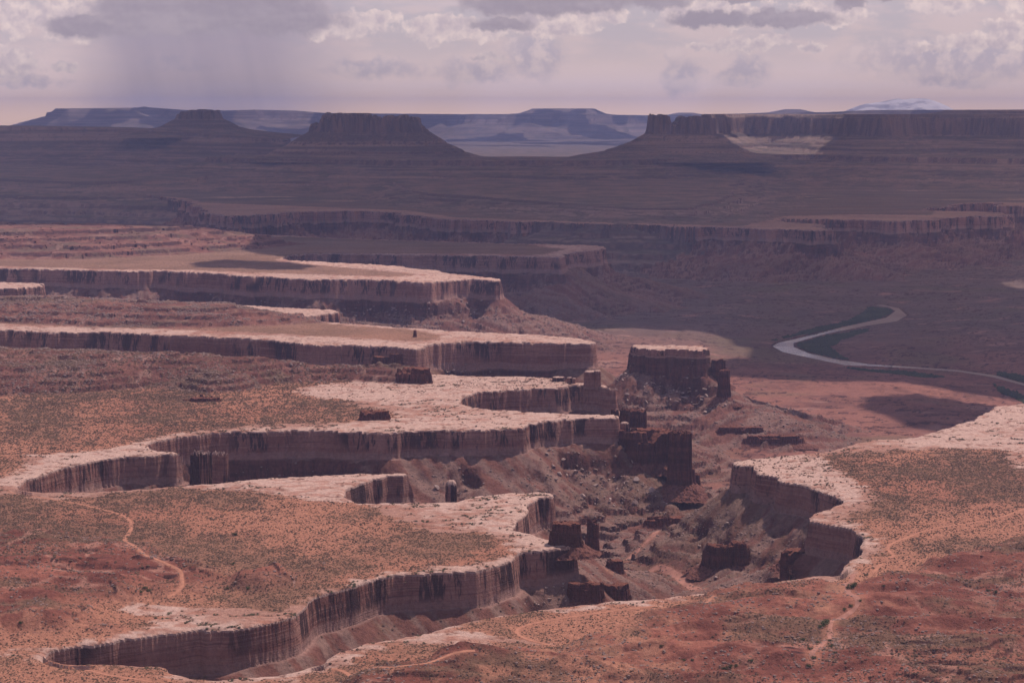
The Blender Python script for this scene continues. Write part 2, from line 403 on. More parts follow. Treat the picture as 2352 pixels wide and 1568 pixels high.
# near red badlands
RB = poly_at([(700, 1900), (760, 1590), (900, 1556), (1000, 1520), (1110, 1500), (1250, 1492), (1300, 1474), (1440, 1445), (1500, 1405), (1560, 1388), (1700, 1366), (1800, 1352), (1950, 1350),
              (2040, 1320), (2150, 1290), (2250, 1262), (2352, 1240), (2750, 1200), (2750, 1900)])
LB = poly_at([(-420, 1225), (0, 1235), (150, 1228), (300, 1240), (420, 1262), (470, 1300), (560, 1330), (800, 1290), (760, 1330), (620, 1368), (400, 1372), (240, 1388), (200, 1420), (260, 1448), (60, 1478), (-420, 1490)])
LOWRED = np.zeros(H.shape, np.float32)
for (P_, a) in ((RB, 20.0), (LB, 14.0)):
    s = gsdf(P_) + 28 * N60 + 22 * N250
    m = sst(s, -5, 45) * (SRIM > 12)
    r = fbm(XG32 * 0.38 + 0.12 * YG32, YG32, 80, 5, 81, gain=0.46, ridged=True)
    q = fbm(XG32, YG32, 260, 3, 88)
    hh = a * (0.75 * r + 0.9 * q + 0.55)
    hh, rs = ledges(hh, 4.5, 0.14, sst(q + 0.5 * N250, 0.0, 0.3) * 0.8)
    RIS = np.where((H > -3) & (m > 0.5), rs, RIS)
    H = H + np.where(H > -3, m * hh, 0)
    LOWRED = np.maximum(LOWRED, m)
# ---- far benches and mesas (reached by distance)
def mesa(poly, ztop, prof, wamp, seed, sc):
    "prof: list of (distance outside the edge, drop)"
    global H, FARM
    prof = prof + [(prof[-1][0] + 6000, prof[-1][1] + 2400)]
    s = gsdf(poly)
    n = fbm(XG32, YG32, sc, 4, seed); b = np.abs(fbm(XG32, YG32, sc * 0.45, 3, seed + 7))
    s = s + n * wamp - (b - 0.2) * wamp * 1.1
    d = np.clip(-s, 0, None)
    g = fbm(XG32, YG32, sc * 0.3, 3, seed + 11, ridged=True)
    zt = np.interp(U2, *ztop).astype(np.float32) if isinstance(ztop, tuple) else ztop
    z = zt - np.interp(d + g * np.clip(d * 0.10, 0, 45), [p[0] for p in prof], [p[1] for p in prof])
    z = z + np.where(s > 0, n * 3, (g - 0.3) * np.clip(d * 0.05, 0, 14) + N60 * np.clip(d * 0.02, 0, 3))
    z2, rs = ledges(z, 34, 0.18, 0.8 * sst(n + b, -0.1, 0.3)); z = np.where((s < 0) & (d > 60), z2, z)
    FARM = np.where(z > H, 1, FARM)
    H = np.maximum(H, z).astype(np.float32)
FARM = np.zeros(H.shape, np.float32)
P1 = np.vstack([poly_at([(465, 361), (600, 364), (900, 368), (1176, 368), (1350, 369), (1500, 366), (1640, 361), (1733, 358)], 156),
                poly_far([(1850, 13500), (2100, 12600), (2352, 12200), (2750, 11800), (2750, 17500), (1500, 16500), (1390, 13400), (1330, 12750), (1075, 12800), (1030, 13600), (640, 13800), (560, 13200)])])
mesa(P1, 156, [(0, 0), (12, 34), (260, 70), (275, 84), (700, 118), (715, 126), (1500, 158), (2300, 176)], 120, 101, 800)
H1 = poly_at([(950, 440), (1100, 452), (1300, 468), (1450, 478), (1580, 478), (1640, 462), (1680, 440), (1700, 405), (900, 405)], 46)
mesa(H1, 46, [(0, 0), (10, 12), (150, 26), (158, 36), (420, 50)], 90, 111, 500)
H2 = poly_at([(-420, 398), (60, 412), (200, 418), (330, 414), (450, 412), (480, 395), (420, 385), (-420, 370)], 60)
mesa(H2, 60, [(0, 0), (10, 14), (250, 40), (260, 50), (600, 66)], 110, 121, 600)
R2 = poly_far([(1622, 14300), (1640, 14700), (1700, 15300), (1790, 15200), (1880, 14800), (1960, 13900), (2030, 13500), (2110, 14100), (2220, 14000), (2352, 13300), (2750, 12300), (2750, 19500), (1640, 19500), (1618, 14900)])
mesa(R2, 447, [(0, 0), (8, 22), (40, 28), (52, 150), (300, 255), (310, 272), (440, 296)], 85, 131, 700)
L1 = poly_far([(-420, 15300), (0, 16300), (230, 16600), (400, 16100), (520, 15500), (600, 15400), (650, 15700), (655, 16600), (500, 19500), (-420, 19500)])
zl = ([-0.35, far(0, 1)[0], far(300, 1)[0], far(450, 1)[0], far(560, 1)[0], far(650, 1)[0]], [342, 338, 318, 290, 262, 238])
mesa(L1, zl, [(0, 0), (10, 28), (200, 110), (212, 128), (480, 200), (900, 330)], 110, 141, 900)
mesa(poly_far([(2180, 17300), (2260, 17000), (2352, 17000), (2750, 17000), (2750, 18400), (2180, 18400)]), 484, [(0, 0), (30, 12), (300, 40)], 90, 151, 300)
print('mesas', round(time.time() - T0, 1))

def cast(px, py):
    "the terrain point a picture point shows (the ray stays in one column of the fan)"
    dx, dy, dz = ray(px, py)
    c = (dx / dy + UM) / (2 * UM) * (NC - 1)
    c0 = int(np.clip(c, 0, NC - 2)); f = c - c0
    hz = H[:, c0] * (1 - f) + H[:, c0 + 1] * f
    rz = CAM_H + dz / dy * YS
    k = np.nonzero(hz >= rz)[0]
    if len(k) == 0: return None
    i = k[0]
    if i == 0: y = YS[0]
    else:
        a = rz[i - 1] - hz[i - 1]; b = rz[i] - hz[i]
        y = YS[i - 1] + (YS[i] - YS[i - 1]) * a / (a - b)
    return dx / dy * y, y, CAM_H + dz / dy * y
def ground(x, y):
    x = np.asarray(x, float); y = np.asarray(y, float)
    r = np.clip(np.log(y / Y0) / DR, 0, NR - 1.001); c = np.clip((x / y + UM) / (2 * UM) * (NC - 1), 0, NC - 1.001)
    r0 = r.astype(int); c0 = c.astype(int); fr = r - r0; fc = c - c0
    return (H[r0, c0] * (1 - fr) * (1 - fc) + H[r0 + 1, c0] * fr * (1 - fc) + H[r0, c0 + 1] * (1 - fr) * fc + H[r0 + 1, c0 + 1] * fr * fc)
# ------------------------------------------------------------------ where the roads and washes run; the ground is evened out under them
def smooth_line(P, step):
    P = np.array(P, float); out = []
    for i in range(len(P) - 1):
        p0 = P[max(i - 1, 0)]; p1 = P[i]; p2 = P[i + 1]; p3 = P[min(i + 2, len(P) - 1)]
        n = max(2, int(np.linalg.norm(p2[:2] - p1[:2]) / step))
        for t_ in np.arange(n) / n:
            out.append(0.5 * ((2 * p1) + (-p0 + p2) * t_ + (2 * p0 - 5 * p1 + 4 * p2 - p3) * t_ ** 2 + (-p0 + 3 * p1 - 3 * p2 + p3) * t_ ** 3))
    out.append(P[-1]); return np.array(out)
TRACKS = [
    ('road', [(20, 1128), (60, 1135), (130, 1150), (175, 1155), (200, 1162), (265, 1177), (295, 1190), (303, 1205), (298, 1222), (284, 1238), (300, 1250), (330, 1268), (352, 1282), (390, 1298), (425, 1308), (422, 1318), (410, 1328), (420, 1336), (434, 1344), (410, 1356), (398, 1368), (384, 1378)]),
    ('road', [(100, 1514), (140, 1524), (180, 1536), (230, 1546), (290, 1557), (350, 1566)]),
    ('road', [(1264, 1482), (1230, 1474), (1204, 1466), (1180, 1459), (1170, 1451), (1181, 1438), (1215, 1431), (1252, 1426), (1310, 1416), (1372, 1408), (1440, 1399), (1504, 1390)]),
    ('road', [(735, 1531), (790, 1534), (829, 1536), (904, 1534), (950, 1527), (979, 1520), (1000, 1508), (1027, 1497), (1060, 1492), (1091, 1490)]),
    ('road', [(2400, 1160), (2352, 1167), (2325, 1179), (2295, 1190), (2240, 1199), (2182, 1207), (2126, 1218), (2090, 1232), (2051, 1246), (2031, 1257), (2045, 1270), (2068, 1279), (2057, 1286), (2020, 1281), (1990, 1278)]),
    ('road', [(2028, 1294), (2012, 1306), (2004, 1315)]),
    ('road', [(1640, 1364), (1628, 1372), (1622, 1382)]),
    ('wash', [(1500, 1200), (1512, 1212), (1502, 1228), (1480, 1245), (1462, 1262), (1440, 1285)]),
    ('wash', [(1400, 1306), (1440, 1303), (1500, 1303), (1530, 1310), (1555, 1318), (1568, 1332), (1592, 1345), (1612, 1357)]),
    ('wash', [(1960, 1316), (1945, 1345), (1950, 1365), (1985, 1384), (1975, 1400), (1930, 1412), (1905, 1430), (1900, 1448), (1912, 1458), (1890, 1480), (1850, 1500), (1870, 1520)]),
]
WASH_W = {(1500, 1200): 8, (1400, 1306): 10, (1960, 1316): 5}
PATHS = {}; ROADM = np.zeros(H.shape, np.float32)
def box(a, n, ax):
    c = np.cumsum(np.pad(a, [(n + 1, n) if i == ax else (0, 0) for i in (0, 1)], mode='edge'), axis=ax, dtype=np.float64)
    return ((c[2 * n + 1:] - c[:-2 * n - 1]) if ax == 0 else (c[:, 2 * n + 1:] - c[:, :-2 * n - 1])) / (2 * n + 1)
_e = int(math.log(3400 / Y0) / DR)
HB = box(box(H[:_e], 5, 0), 9, 1); HB = box(box(HB, 4, 0), 8, 1)
for kind_, pts_ in TRACKS:
    P = [q for q in (cast(*p) for p in pts_) if q is not None]
    P = smooth_line([(a, b) for a, b, c in P], 6)
    for _ in range(14): P[1:-1] = (P[:-2] + P[1:-1] * 2 + P[2:]) / 4
    PATHS[pts_[0]] = P
    w_ = 5 if kind_ == 'road' else 9
    i0 = max(int(math.log(max(P[:, 1].min() - 30, Y0 + 1) / Y0) / DR), 0); i1 = min(int(math.log((P[:, 1].max() + 30) / Y0) / DR), _e)
    um, ux = (P[:, 0] / P[:, 1]).min() - 0.015, (P[:, 0] / P[:, 1]).max() + 0.015
    j0 = max(int((um + UM) / (2 * UM) * NC), 0); j1 = min(int((ux + UM) / (2 * UM) * NC), NC)
    if i1 <= i0 or j1 <= j0: continue
    d = linedist(P[::2], XG[i0:i1, j0:j1], YG[i0:i1, j0:j1])
    if kind_ == 'road': ROADM[i0:i1, j0:j1] = np.maximum(ROADM[i0:i1, j0:j1], 1 - sst(d, 1.4, 4.2))
    else: ROADM[i0:i1, j0:j1] = np.maximum(ROADM[i0:i1, j0:j1], (1 - sst(d, 3, 10.0)) * 0.8)
    m = (1 - sst(d, w_, w_ * 2.6)) * (np.abs(H[i0:i1, j0:j1] - HB[i0:i1, j0:j1]) < 6)
    H[i0:i1, j0:j1] = H[i0:i1, j0:j1] * (1 - m) + HB[i0:i1, j0:j1] * m
# ------------------------------------------------------------------ ground colours (what the ground is made of, plus shade painted on step faces)
SOIL1 = [(-420, 1130), (0, 1132), (60, 1142), (115, 1153), (175, 1142), (300, 1130), (420, 1124), (560, 1128), (700, 1150), (850, 1162), (868, 1178), (960, 1215), (1000, 1222), (1110, 1228), (1160, 1240),
         (1178, 1262), (1160, 1281), (1060, 1296), (900, 1311), (800, 1331), (720, 1362), (690, 1383), (640, 1402), (520, 1396), (300, 1390), (272, 1402), (330, 1412), (365, 1425),
         (340, 1440), (260, 1455), (180, 1475), (90, 1490), (0, 1500), (-420, 1510)]
SOIL2 = [(-420, 1525), (0, 1508), (100, 1520), (150, 1528), (230, 1532), (340, 1530), (365, 1545), (400, 1562), (480, 1572), (560, 1575), (640, 1572), (740, 1548), (800, 1522), (850, 1498), (900, 1486), (1000, 1480), (1130, 1478), (1262, 1484), (1160, 1462),
         (1085, 1447), (1050, 1440), (1100, 1425), (1180, 1413), (1300, 1404), (1420, 1396), (1500, 1392), (1580, 1376), (1690, 1362), (1800, 1342), (1920, 1332), (1962, 1318), (1998, 1290),
         (2030, 1258), (2022, 1238), (1985, 1212), (1950, 1188), (1990, 1165), (2025, 1152), (2014, 1134), (1939, 1081), (1894, 1051), (1957, 1044), (2070, 1034), (2220, 1031), (2314, 1034), (2302, 1055),
         (2352, 1089), (2750, 1110), (2750, 1900), (-420, 1900)]
SOIL3 = [(-420, 1110), (0, 1095), (50, 1078), (60, 1060), (55, 1046), (150, 1040), (250, 1030), (330, 1012), (400, 995), (560, 978), (740, 970), (860, 966), (920, 955), (880, 945), (820, 935), (800, 920), (740, 915), (690, 905),
         (670, 895), (760, 880), (900, 874), (980, 868), (1000, 850), (800, 820), (-420, 820)]
SOIL4 = [(-420, 742), (0, 744), (200, 750), (400, 757), (560, 762), (700, 770), (800, 775), (900, 781), (960, 783), (1000, 779), (1010, 770), (960, 760), (880, 752), (800, 748), (700, 735), (560, 715), (430, 705), (-420, 690)]
SOIL5 = [(-420, 608), (0, 611), (250, 618), (400, 619), (480, 622), (560, 625), (700, 630), (800, 632), (900, 635), (960, 632), (900, 625), (800, 616), (700, 607), (640, 602), (640, 592), (735, 582), (1000, 583), (1240, 586), (1300, 572), (1200, 562), (800, 550), (600, 542), (-420, 520)]
SOIL6 = [(-420, 444), (0, 444), (340, 448), (430, 455), (470, 466), (640, 472), (850, 480), (950, 485), (1050, 500), (1200, 505), (1500, 514), (1700, 520), (1760, 505), (1800, 496), (1950, 493), (2140, 494), (2150, 480), (2190, 468), (2280, 464), (2750, 476), (2750, 300), (-420, 300)]
S = np.full(H.shape, -1e4, np.float32)
for P_ in (SOIL1, SOIL2, SOIL3, SOIL4, SOIL5, SOIL6): S = np.maximum(S, gsdf(poly_at(P_)))
S = S + (N60 * 7 + N14 * 3 + N250 * 5) * np.clip(YG32 / 2500, 0.7, 3)
RAGG = fbm(XG32, YG32 * 2.2, 30, 4, 201)
soil = sst(S + RAGG * 26 + 4, -4, 6)
onbench = (DEP < 1) & (OWN > 0)
def c3(r, g, b): return np.array([r, g, b], np.float32)
def blend(A, B, m): return A + (B - A) * m[..., None]
SLICK = c3(0.50, 0.345, 0.29); SLICK2 = c3(0.35, 0.195, 0.15); ORANGE = c3(0.375, 0.175, 0.115); RUST = c3(0.29, 0.120, 0.080)
OLIVE = c3(0.175, 0.104, 0.070); RED = c3(0.175, 0.060, 0.044); RED2 = c3(0.29, 0.112, 0.078); TAL = c3(0.165, 0.072, 0.056); GREY = c3(0.235, 0.155, 0.13)
FLO = c3(0.25, 0.112, 0.086); FLO2 = c3(0.165, 0.074, 0.060)
v1 = fbm(XG32, YG32, 160, 4, 211); v2 = fbm(XG32, YG32, 420, 3, 221); v3 = fbm(XG32, YG32, 22, 3, 231)
slick = blend(np.broadcast_to(SLICK, H.shape + (3,)), SLICK2, sst(v1 + 0.5 * v3 + 0.4 * sst(-S, 60, 0) - 0.1, 0.05, 0.5))
crack = CRK
slick = blend(slick, RUST * 1.1, 0.55 * sst(RAGG + 0.5 * N250, 0.12, 0.32))
slick = blend(slick, RUST * 0.5, crack * 0.85)
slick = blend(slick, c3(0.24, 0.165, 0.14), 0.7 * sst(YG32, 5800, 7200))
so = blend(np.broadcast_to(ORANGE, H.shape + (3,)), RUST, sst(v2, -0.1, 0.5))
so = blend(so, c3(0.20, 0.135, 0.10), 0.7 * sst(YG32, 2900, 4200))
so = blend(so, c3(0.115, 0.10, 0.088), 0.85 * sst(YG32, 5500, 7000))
so = blend(so, OLIVE, 0.65 * sst(v1 + 0.4 * v2 + 0.35 * v3, -0.25, 0.35))
VEG = sst(v1 + 0.5 * v2, -0.35, 0.3) * soil
top = blend(slick, so, soil)
redc = blend(np.broadcast_to(RED, H.shape + (3,)), RED2, sst(v1 + 0.6 * v3, -0.15, 0.5))
redc = blend(redc, OLIVE * c3(0.9, 0.95, 0.92), 0.75 * sst(-fbm(XG32 * 0.4, YG32, 90, 4, 281) + 0.3 * v3, 0.0, 0.25))
redc = blend(redc, RED2 * c3(1.15, 1.15, 1.15), 0.6 * sst(fbm(XG32 * 0.3, YG32, 60, 4, 287), 0.12, 0.3))
dr1 = np.abs(fbm(XG32 * 0.7 + 0.2 * YG32, YG32, 130, 4, 271, gain=0.55)); drain = sst(dr1, 0.045, 0.012)
redc = blend(redc, c3(0.40, 0.205, 0.155), drain * 0.7 * sst(v2 + 0.3, 0, 0.4))
redc = blend(redc, c3(0.075, 0.032, 0.028), sst(np.abs(fbm(XG32 * 0.5, YG32, 60, 4, 277)), 0.03, 0.0) * 0.6 * sst(v1, 0, 0.2))
top = blend(top, redc, LOWRED * sst(v2 + RID * 0.6 + 0.45, 0, 0.5))
top = blend(top, blend(redc, ORANGE * 0.8, 0.45 * sst(v3, 0, .4)) * c3(0.8, 0.95, 1.05), HILL)
flo = blend(np.broadcast_to(FLO, H.shape + (3,)), FLO2, sst(v1 + v3 * 0.6, -0.2, 0.4))
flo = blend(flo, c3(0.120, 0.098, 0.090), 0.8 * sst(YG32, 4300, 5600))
flo = blend(flo, c3(0.30, 0.17, 0.14), sst(fbm(XG32 * 0.45, YG32, 70, 4, 251), 0.22, 0.45) * 0.8)
flo = blend(flo, c3(0.11, 0.10, 0.06), 0.5 * sst(v2 - v1 * 0.5, 0.1, 0.5))
tal = blend(np.broadcast_to(TAL, H.shape + (3,)), GREY, 0.7 * sst(N60 * 0.3 + 0.4 * v3 + 0.3 * v1 + (RIDT - 0.3) * 2.2, 0.1, 0.7))
tal = blend(tal, c3(0.115, 0.078, 0.052), 0.4 * sst(v2 + v3 * 0.5, 0.1, 0.4))
tmask = sst(DEP, 300, 80) * (H > FLOOR + 0.5)
low = blend(flo, tal, tmask)
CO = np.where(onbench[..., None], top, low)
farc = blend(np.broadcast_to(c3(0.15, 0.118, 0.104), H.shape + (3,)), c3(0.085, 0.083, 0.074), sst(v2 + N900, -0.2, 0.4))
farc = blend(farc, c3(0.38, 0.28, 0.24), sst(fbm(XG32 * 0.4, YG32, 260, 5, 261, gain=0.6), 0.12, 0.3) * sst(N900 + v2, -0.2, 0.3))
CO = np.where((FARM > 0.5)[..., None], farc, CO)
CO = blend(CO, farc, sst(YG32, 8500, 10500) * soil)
# green strips of tamarisk and willow beside the river
GREEN = [[(2000, 703), (2040, 709), (2048, 714), (2030, 727), (1985, 738), (1930, 750), (1870, 762), (1800, 776), (1770, 782), (1850, 758), (1950, 735), (1985, 715)],
         [(1826, 789), (1850, 783), (1895, 770), (1935, 764), (1990, 752), (1990, 760), (1935, 778), (1905, 800), (1925, 812), (1960, 830), (1900, 818), (1850, 806)],
         [(1930, 840), (2000, 848), (2100, 855), (2170, 866), (2120, 868), (2000, 858)],
         [(2290, 860), (2352, 876), (2500, 920), (2500, 880), (2352, 862), (2290, 852)],
         [(2280, 880), (2352, 906), (2400, 930), (2360, 930), (2300, 900)]]
gs = np.full(H.shape, -1e4, np.float32)
for P_ in GREEN: gs = np.maximum(gs, gsdf(poly_at(P_, -186)))
gm = sst(gs + N60 * 14, -5, 10) * (dR < -2)
CO = blend(CO, c3(0.075, 0.080, 0.045), gm * 0.85)
CO = blend(CO, c3(0.16, 0.10, 0.075), (dR > -6) * 1.0 * (dR < 0))
CO = blend(CO, c3(0.060, 0.026, 0.024), sst(RIS, 0.2, 0.6) * 0.92)  # dark red ledge rock, its colour also painting shade onto the step faces
CO = blend(CO, c3(0.40, 0.185, 0.12), ROADM * 0.65)
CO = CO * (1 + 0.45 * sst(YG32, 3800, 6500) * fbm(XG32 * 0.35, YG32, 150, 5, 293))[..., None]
CO = np.clip(CO, 0.01, 1)
CO = CO * (1 + 0.10 * N14 + 0.08 * v3)[..., None]
DEPN = np.clip(DEP / cliff_h, 0, 8).astype(np.float32)
DEPN = np.where(OWN == 6, DEPN * 3.4, DEPN); DEPN = np.where((DEPN < 0.1) & ((HILL > 0.15) | ((LOWRED > 0.3) & (SRIM > 20))), 8, DEPN); DEPN = np.where(OWN == 0, 8, DEPN); DEPN = np.where(FARM > 0.5, 8, DEPN)
print('colours', round(time.time() - T0, 1))

# ------------------------------------------------------------------ rock and ground material
def rock_material(name, far_rock=False):
    m = bpy.data.materials.new(name); m.use_nodes = True
    t = NT(m.node_tree); t.n.clear()
    out = t.new('ShaderNodeOutputMaterial'); bs = t.new('ShaderNodeBsdfPrincipled')
    t.l.new(bs.outputs[0], out.inputs[0])
    bs.inputs['Roughness'].default_value = 0.95
    bs.inputs['Specular IOR Level'].default_value = 0.12
    ca = t.new('ShaderNodeAttribute', attribute_name='Col').outputs['Color']
    dep = t.new('ShaderNodeAttribute', attribute_name='dep').outputs['Fac']
    geo = t.new('ShaderNodeNewGeometry'); pos = geo.outputs['Position']
    _, _, nz = t.sep(geo.outputs['True Normal'])
    steep = t.mapr(nz, 0.72, 0.42)
    # streaks of desert varnish run down the walls
    sv = t.noise(t.vm('MULTIPLY', pos, (0.24, 0.24, 0.008)), 1.0, 5, 0.68)
    sv2 = t.noise(t.vm('MULTIPLY', pos, (0.035, 0.035, 0.004)), 1.0, 3, 0.5)
    lay = t.noise(t.vm('MULTIPLY', pos, (0.004, 0.004, 0.32)), 1.0, 4, 0.6)
    big = t.noise(pos, 0.012, 4, 0.6)
    base = t.mix(t.mapr(big, 0.36, 0.64), (0.215, 0.092, 0.070), (0.345, 0.180, 0.142))
    base = t.mix(t.m('MULTIPLY', t.mapr(lay, 0.48, 0.58), 0.65), base, (0.36, 0.205, 0.165))
    lay2 = t.noise(t.vm('MULTIPLY', pos, (0.012, 0.012, 0.9)), 1.0, 3, 0.6)
    base = t.mix(t.m('MULTIPLY', t.mapr(lay2, 0.56, 0.64), 0.55), base, (0.10, 0.045, 0.04))
    var = t.m('MULTIPLY', t.mapr(t.m('ADD', sv, t.m('MULTIPLY', t.m('SUBTRACT', sv2, 0.5), 1.1)), 0.47, 0.575), t.mapr(dep, 0.98, 0.55))
    base = t.mix(t.m('MULTIPLY', t.m('MULTIPLY', var, t.mapr(t.noise(pos, 0.0085, 2, 0.5), 0.42, 0.52, 0.12, 1.0)), 0.88), base, (0.036, 0.018, 0.021))
    pale = t.mapr(t.m('ADD', dep, t.m('MULTIPLY', t.m('SUBTRACT', sv, 0.5), 0.35)), 0.72, 0.84)
    base = t.mix(t.m('MULTIPLY', pale, 0.7), base, (0.32, 0.20, 0.17))
    lip = t.mapr(t.m('ADD', dep, t.m('MULTIPLY', t.m('SUBTRACT', sv, 0.5), 0.15)), 0.07, 0.03)
    base = t.mix(lip, base, (0.42, 0.29, 0.25))
    red = t.mix(t.mapr(t.noise(t.vm('MULTIPLY', pos, (0.01, 0.01, 0.11)), 1.0, 3, 0.5), 0.40, 0.62), (0.085, 0.034, 0.028), (0.150, 0.057, 0.045))
    red = t.mix(t.m('MULTIPLY', t.mapr(sv, 0.46, 0.6), 0.65), red, (0.045, 0.020, 0.020))
    wall = t.mix(t.mapr(dep, 0.98, 1.10), base, red)
    onwall = t.m('MULTIPLY', t.mapr(dep, 0.012, 0.04), t.mapr(t.m('ADD', t.m('MULTIPLY', dep, 1.0), 0.0), 1.0, 1.06, 1.0, 0.0))
    f = t.m('MAXIMUM', onwall, t.m('MULTIPLY', steep, 0.85))
    # loose ground: grit, pebbles, stains
    g1 = t.noise(pos, 0.22, 6, 0.65); g2 = t.noise(pos, 1.1, 3, 0.6)
    gr = t.m('ADD', t.m('MULTIPLY', g1, 1.0), t.m('MULTIPLY', g2, 0.5))
    gcol = t.mix(1.0, ca, t.mix(t.mapr(gr, 0.5, 1.0, smooth=False), (0.62, 0.60, 0.60), (1.30, 1.30, 1.28)), 'MULTIPLY')
    wcol = t.mix(1.0, wall, t.mix(t.mapr(gr, 0.5, 1.0, smooth=False), (0.72, 0.70, 0.70), (1.22, 1.22, 1.22)), 'MULTIPLY')
    t.l.new(t.mix(f, gcol, wcol), bs.inputs['Base Color'])
    hgt = t.m('ADD', t.m('ADD', t.m('MULTIPLY', g1, 2.2), t.m('MULTIPLY', t.m('MULTIPLY', lay2, steep), 1.2)), t.m('ADD', t.m('MULTIPLY', g2, 0.6), t.m('MULTIPLY', t.m('MULTIPLY', sv, steep), 3.0)))
    bp = t.new('ShaderNodeBump'); bp.inputs['Strength'].default_value = 0.9; bp.inputs['Distance'].default_value = 1.0
    t.l.new(hgt, bp.inputs['Height']); t.l.new(bp.outputs[0], bs.inputs['Normal'])
    return m
ROCK = rock_material('layered_rock')

def far_rock_material():
    m = bpy.data.materials.new('distant_rock'); m.use_nodes = True
    t = NT(m.node_tree); t.n.clear()
    out = t.new('ShaderNodeOutputMaterial'); bs = t.new('ShaderNodeBsdfPrincipled')
    t.l.new(bs.outputs[0], out.inputs[0]); bs.inputs['Roughness'].default_value = 0.95; bs.inputs['Specular IOR Level'].default_value = 0.1
    geo = t.new('ShaderNodeNewGeometry'); pos = geo.outputs['Position']; _, _, nz = t.sep(geo.outputs['True Normal'])
    lay = t.noise(t.vm('MULTIPLY', pos, (0.0006, 0.0006, 0.03)), 1.0, 5, 0.6)
    sv = t.noise(t.vm('MULTIPLY', pos, (0.022, 0.022, 0.0012)), 1.0, 4, 0.6)
    g = t.noise(pos, 0.006, 6, 0.65); g2 = t.noise(pos, 0.04, 4, 0.6)
    soilc = t.mix(t.mapr(g, 0.38, 0.62), (0.095, 0.082, 0.066), (0.21, 0.145, 0.125))
    soilc = t.mix(t.mapr(g2, 0.55, 0.68), soilc, (0.06, 0.062, 0.046))
    tal = t.mix(t.mapr(lay, 0.45, 0.6), (0.085, 0.064, 0.060), (0.25, 0.185, 0.165))
    wl = t.mix(t.mapr(sv, 0.42, 0.6), (0.155, 0.098, 0.085), (0.070, 0.046, 0.044))
    c = t.mix(t.mapr(nz, 0.985, 0.9), soilc, tal)
    c = t.mix(t.mapr(nz, 0.75, 0.5), c, wl)
    t.l.new(c, bs.inputs['Base Color'])
    bp = t.new('ShaderNodeBump'); bp.inputs['Strength'].default_value = 0.8; bp.inputs['Distance'].default_value = 12.0
    t.l.new(t.m('ADD', g2, t.m('MULTIPLY', sv, 0.8)), bp.inputs['Height']); t.l.new(bp.outputs[0], bs.inputs['Normal'])
    return m
FARROCK = far_rock_material()

def simple_mat(name, col, rough=0.9, var=0.25, scale=0.4, spec=0.1):
    m = bpy.data.materials.new(name); m.use_nodes = True
    t = NT(m.node_tree); bs = t.n['Principled BSDF']
    bs.inputs['Roughness'].default_value = rough; bs.inputs['Specular IOR Level'].default_value = spec
    pos = t.new('ShaderNodeNewGeometry').outputs['Position']
    n = t.noise(pos, scale, 5, 0.6)
    lo = tuple(c * (1 - var) for c in col); hi = tuple(c * (1 + var) for c in col)
    t.l.new(t.mix(t.mapr(n, 0.35, 0.65), lo, hi), bs.inputs['Base Color'])
    return m

# ------------------------------------------------------------------ mesh helpers
def raw_mesh(name, V, F, mat, attrs=None, smooth=True):
    me = bpy.data.meshes.new(name)
    V = np.ascontiguousarray(V, np.float32); F = np.ascontiguousarray(F, np.int32)
    k = F.shape[1]
    me.vertices.add(len(V)); me.vertices.foreach_set('co', V.ravel())
    me.loops.add(F.size); me.loops.foreach_set('vertex_index', F.ravel())
    me.polygons.add(len(F)); me.polygons.foreach_set('loop_start', np.arange(0, F.size, k, dtype=np.int32))
    me.polygons.foreach_set('use_smooth', np.full(len(F), smooth))
    for an, (kind, data) in (attrs or {}).items():
        a = me.attributes.new(an, kind, 'POINT')
        a.data.foreach_set('color' if kind == 'FLOAT_COLOR' else 'value', np.ascontiguousarray(data, np.float32).ravel())
    me.materials.append(mat); me.update(calc_edges=True)
    return me
def link(name, me, parent=None, loc=None, **props):
    o = bpy.data.objects.new(name, me); COL.objects.link(o)
    if parent: o.parent = parent
    if loc is not None: o.location = loc
    for a, b in props.items(): o[a] = b
    return o
def quads(nr, nc):
    i = (np.arange(nr - 1)[:, None] * nc + np.arange(nc - 1)[None, :]).ravel()
    return np.stack([i, i + 1, i + nc + 1, i + nc], 1)
def pieces(classes, specs):
    "split the one ground sheet by what each patch is"
    V = np.stack([XG, YG, H], -1).reshape(-1, 3)
    Fq = quads(NR, NC); fc = classes[:-1, :-1].ravel()
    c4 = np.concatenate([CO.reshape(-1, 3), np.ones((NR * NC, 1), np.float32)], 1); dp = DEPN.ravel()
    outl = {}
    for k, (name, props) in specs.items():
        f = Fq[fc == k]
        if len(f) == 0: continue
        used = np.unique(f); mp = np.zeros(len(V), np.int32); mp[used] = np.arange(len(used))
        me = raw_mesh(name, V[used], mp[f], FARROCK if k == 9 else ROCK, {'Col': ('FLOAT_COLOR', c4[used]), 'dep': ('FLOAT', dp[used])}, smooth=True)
        if k != 9: me.set_sharp_from_angle(angle=math.radians(44))
        outl[k] = link(name, me, **props)
    return outl
cls = np.zeros(H.shape, np.int8)
cls = np.where(OWN == 0, 0, OWN)
cls = np.where((OWN > 0) & (DEP > 85) & (OWN != 6), 0, cls)
cls = np.where((HILL > 0.5) & (OWN > 0), 7, cls)
cls = np.where((LOWRED > 0.6) & (DEP < 1), 8, cls)
cls = np.where(FARM > 0.5, 9, cls)
ST_ = {'kind': 'structure'}
pieces(cls, {0: ('canyon_floor', ST_), 1: ('ground', ST_), 2: ('mesa', ST_), 3: ('mesa', ST_), 4: ('mesa', ST_), 5: ('desert_plain', ST_),
             6: ('butte', dict(label='small pale-capped butte standing alone on a red pedestal beside the open valley floor', category='butte')),
             7: ('hills', ST_), 8: ('badland_hills', ST_), 9: ('far_mesas', ST_)})
print('ground meshes', round(time.time() - T0, 1))

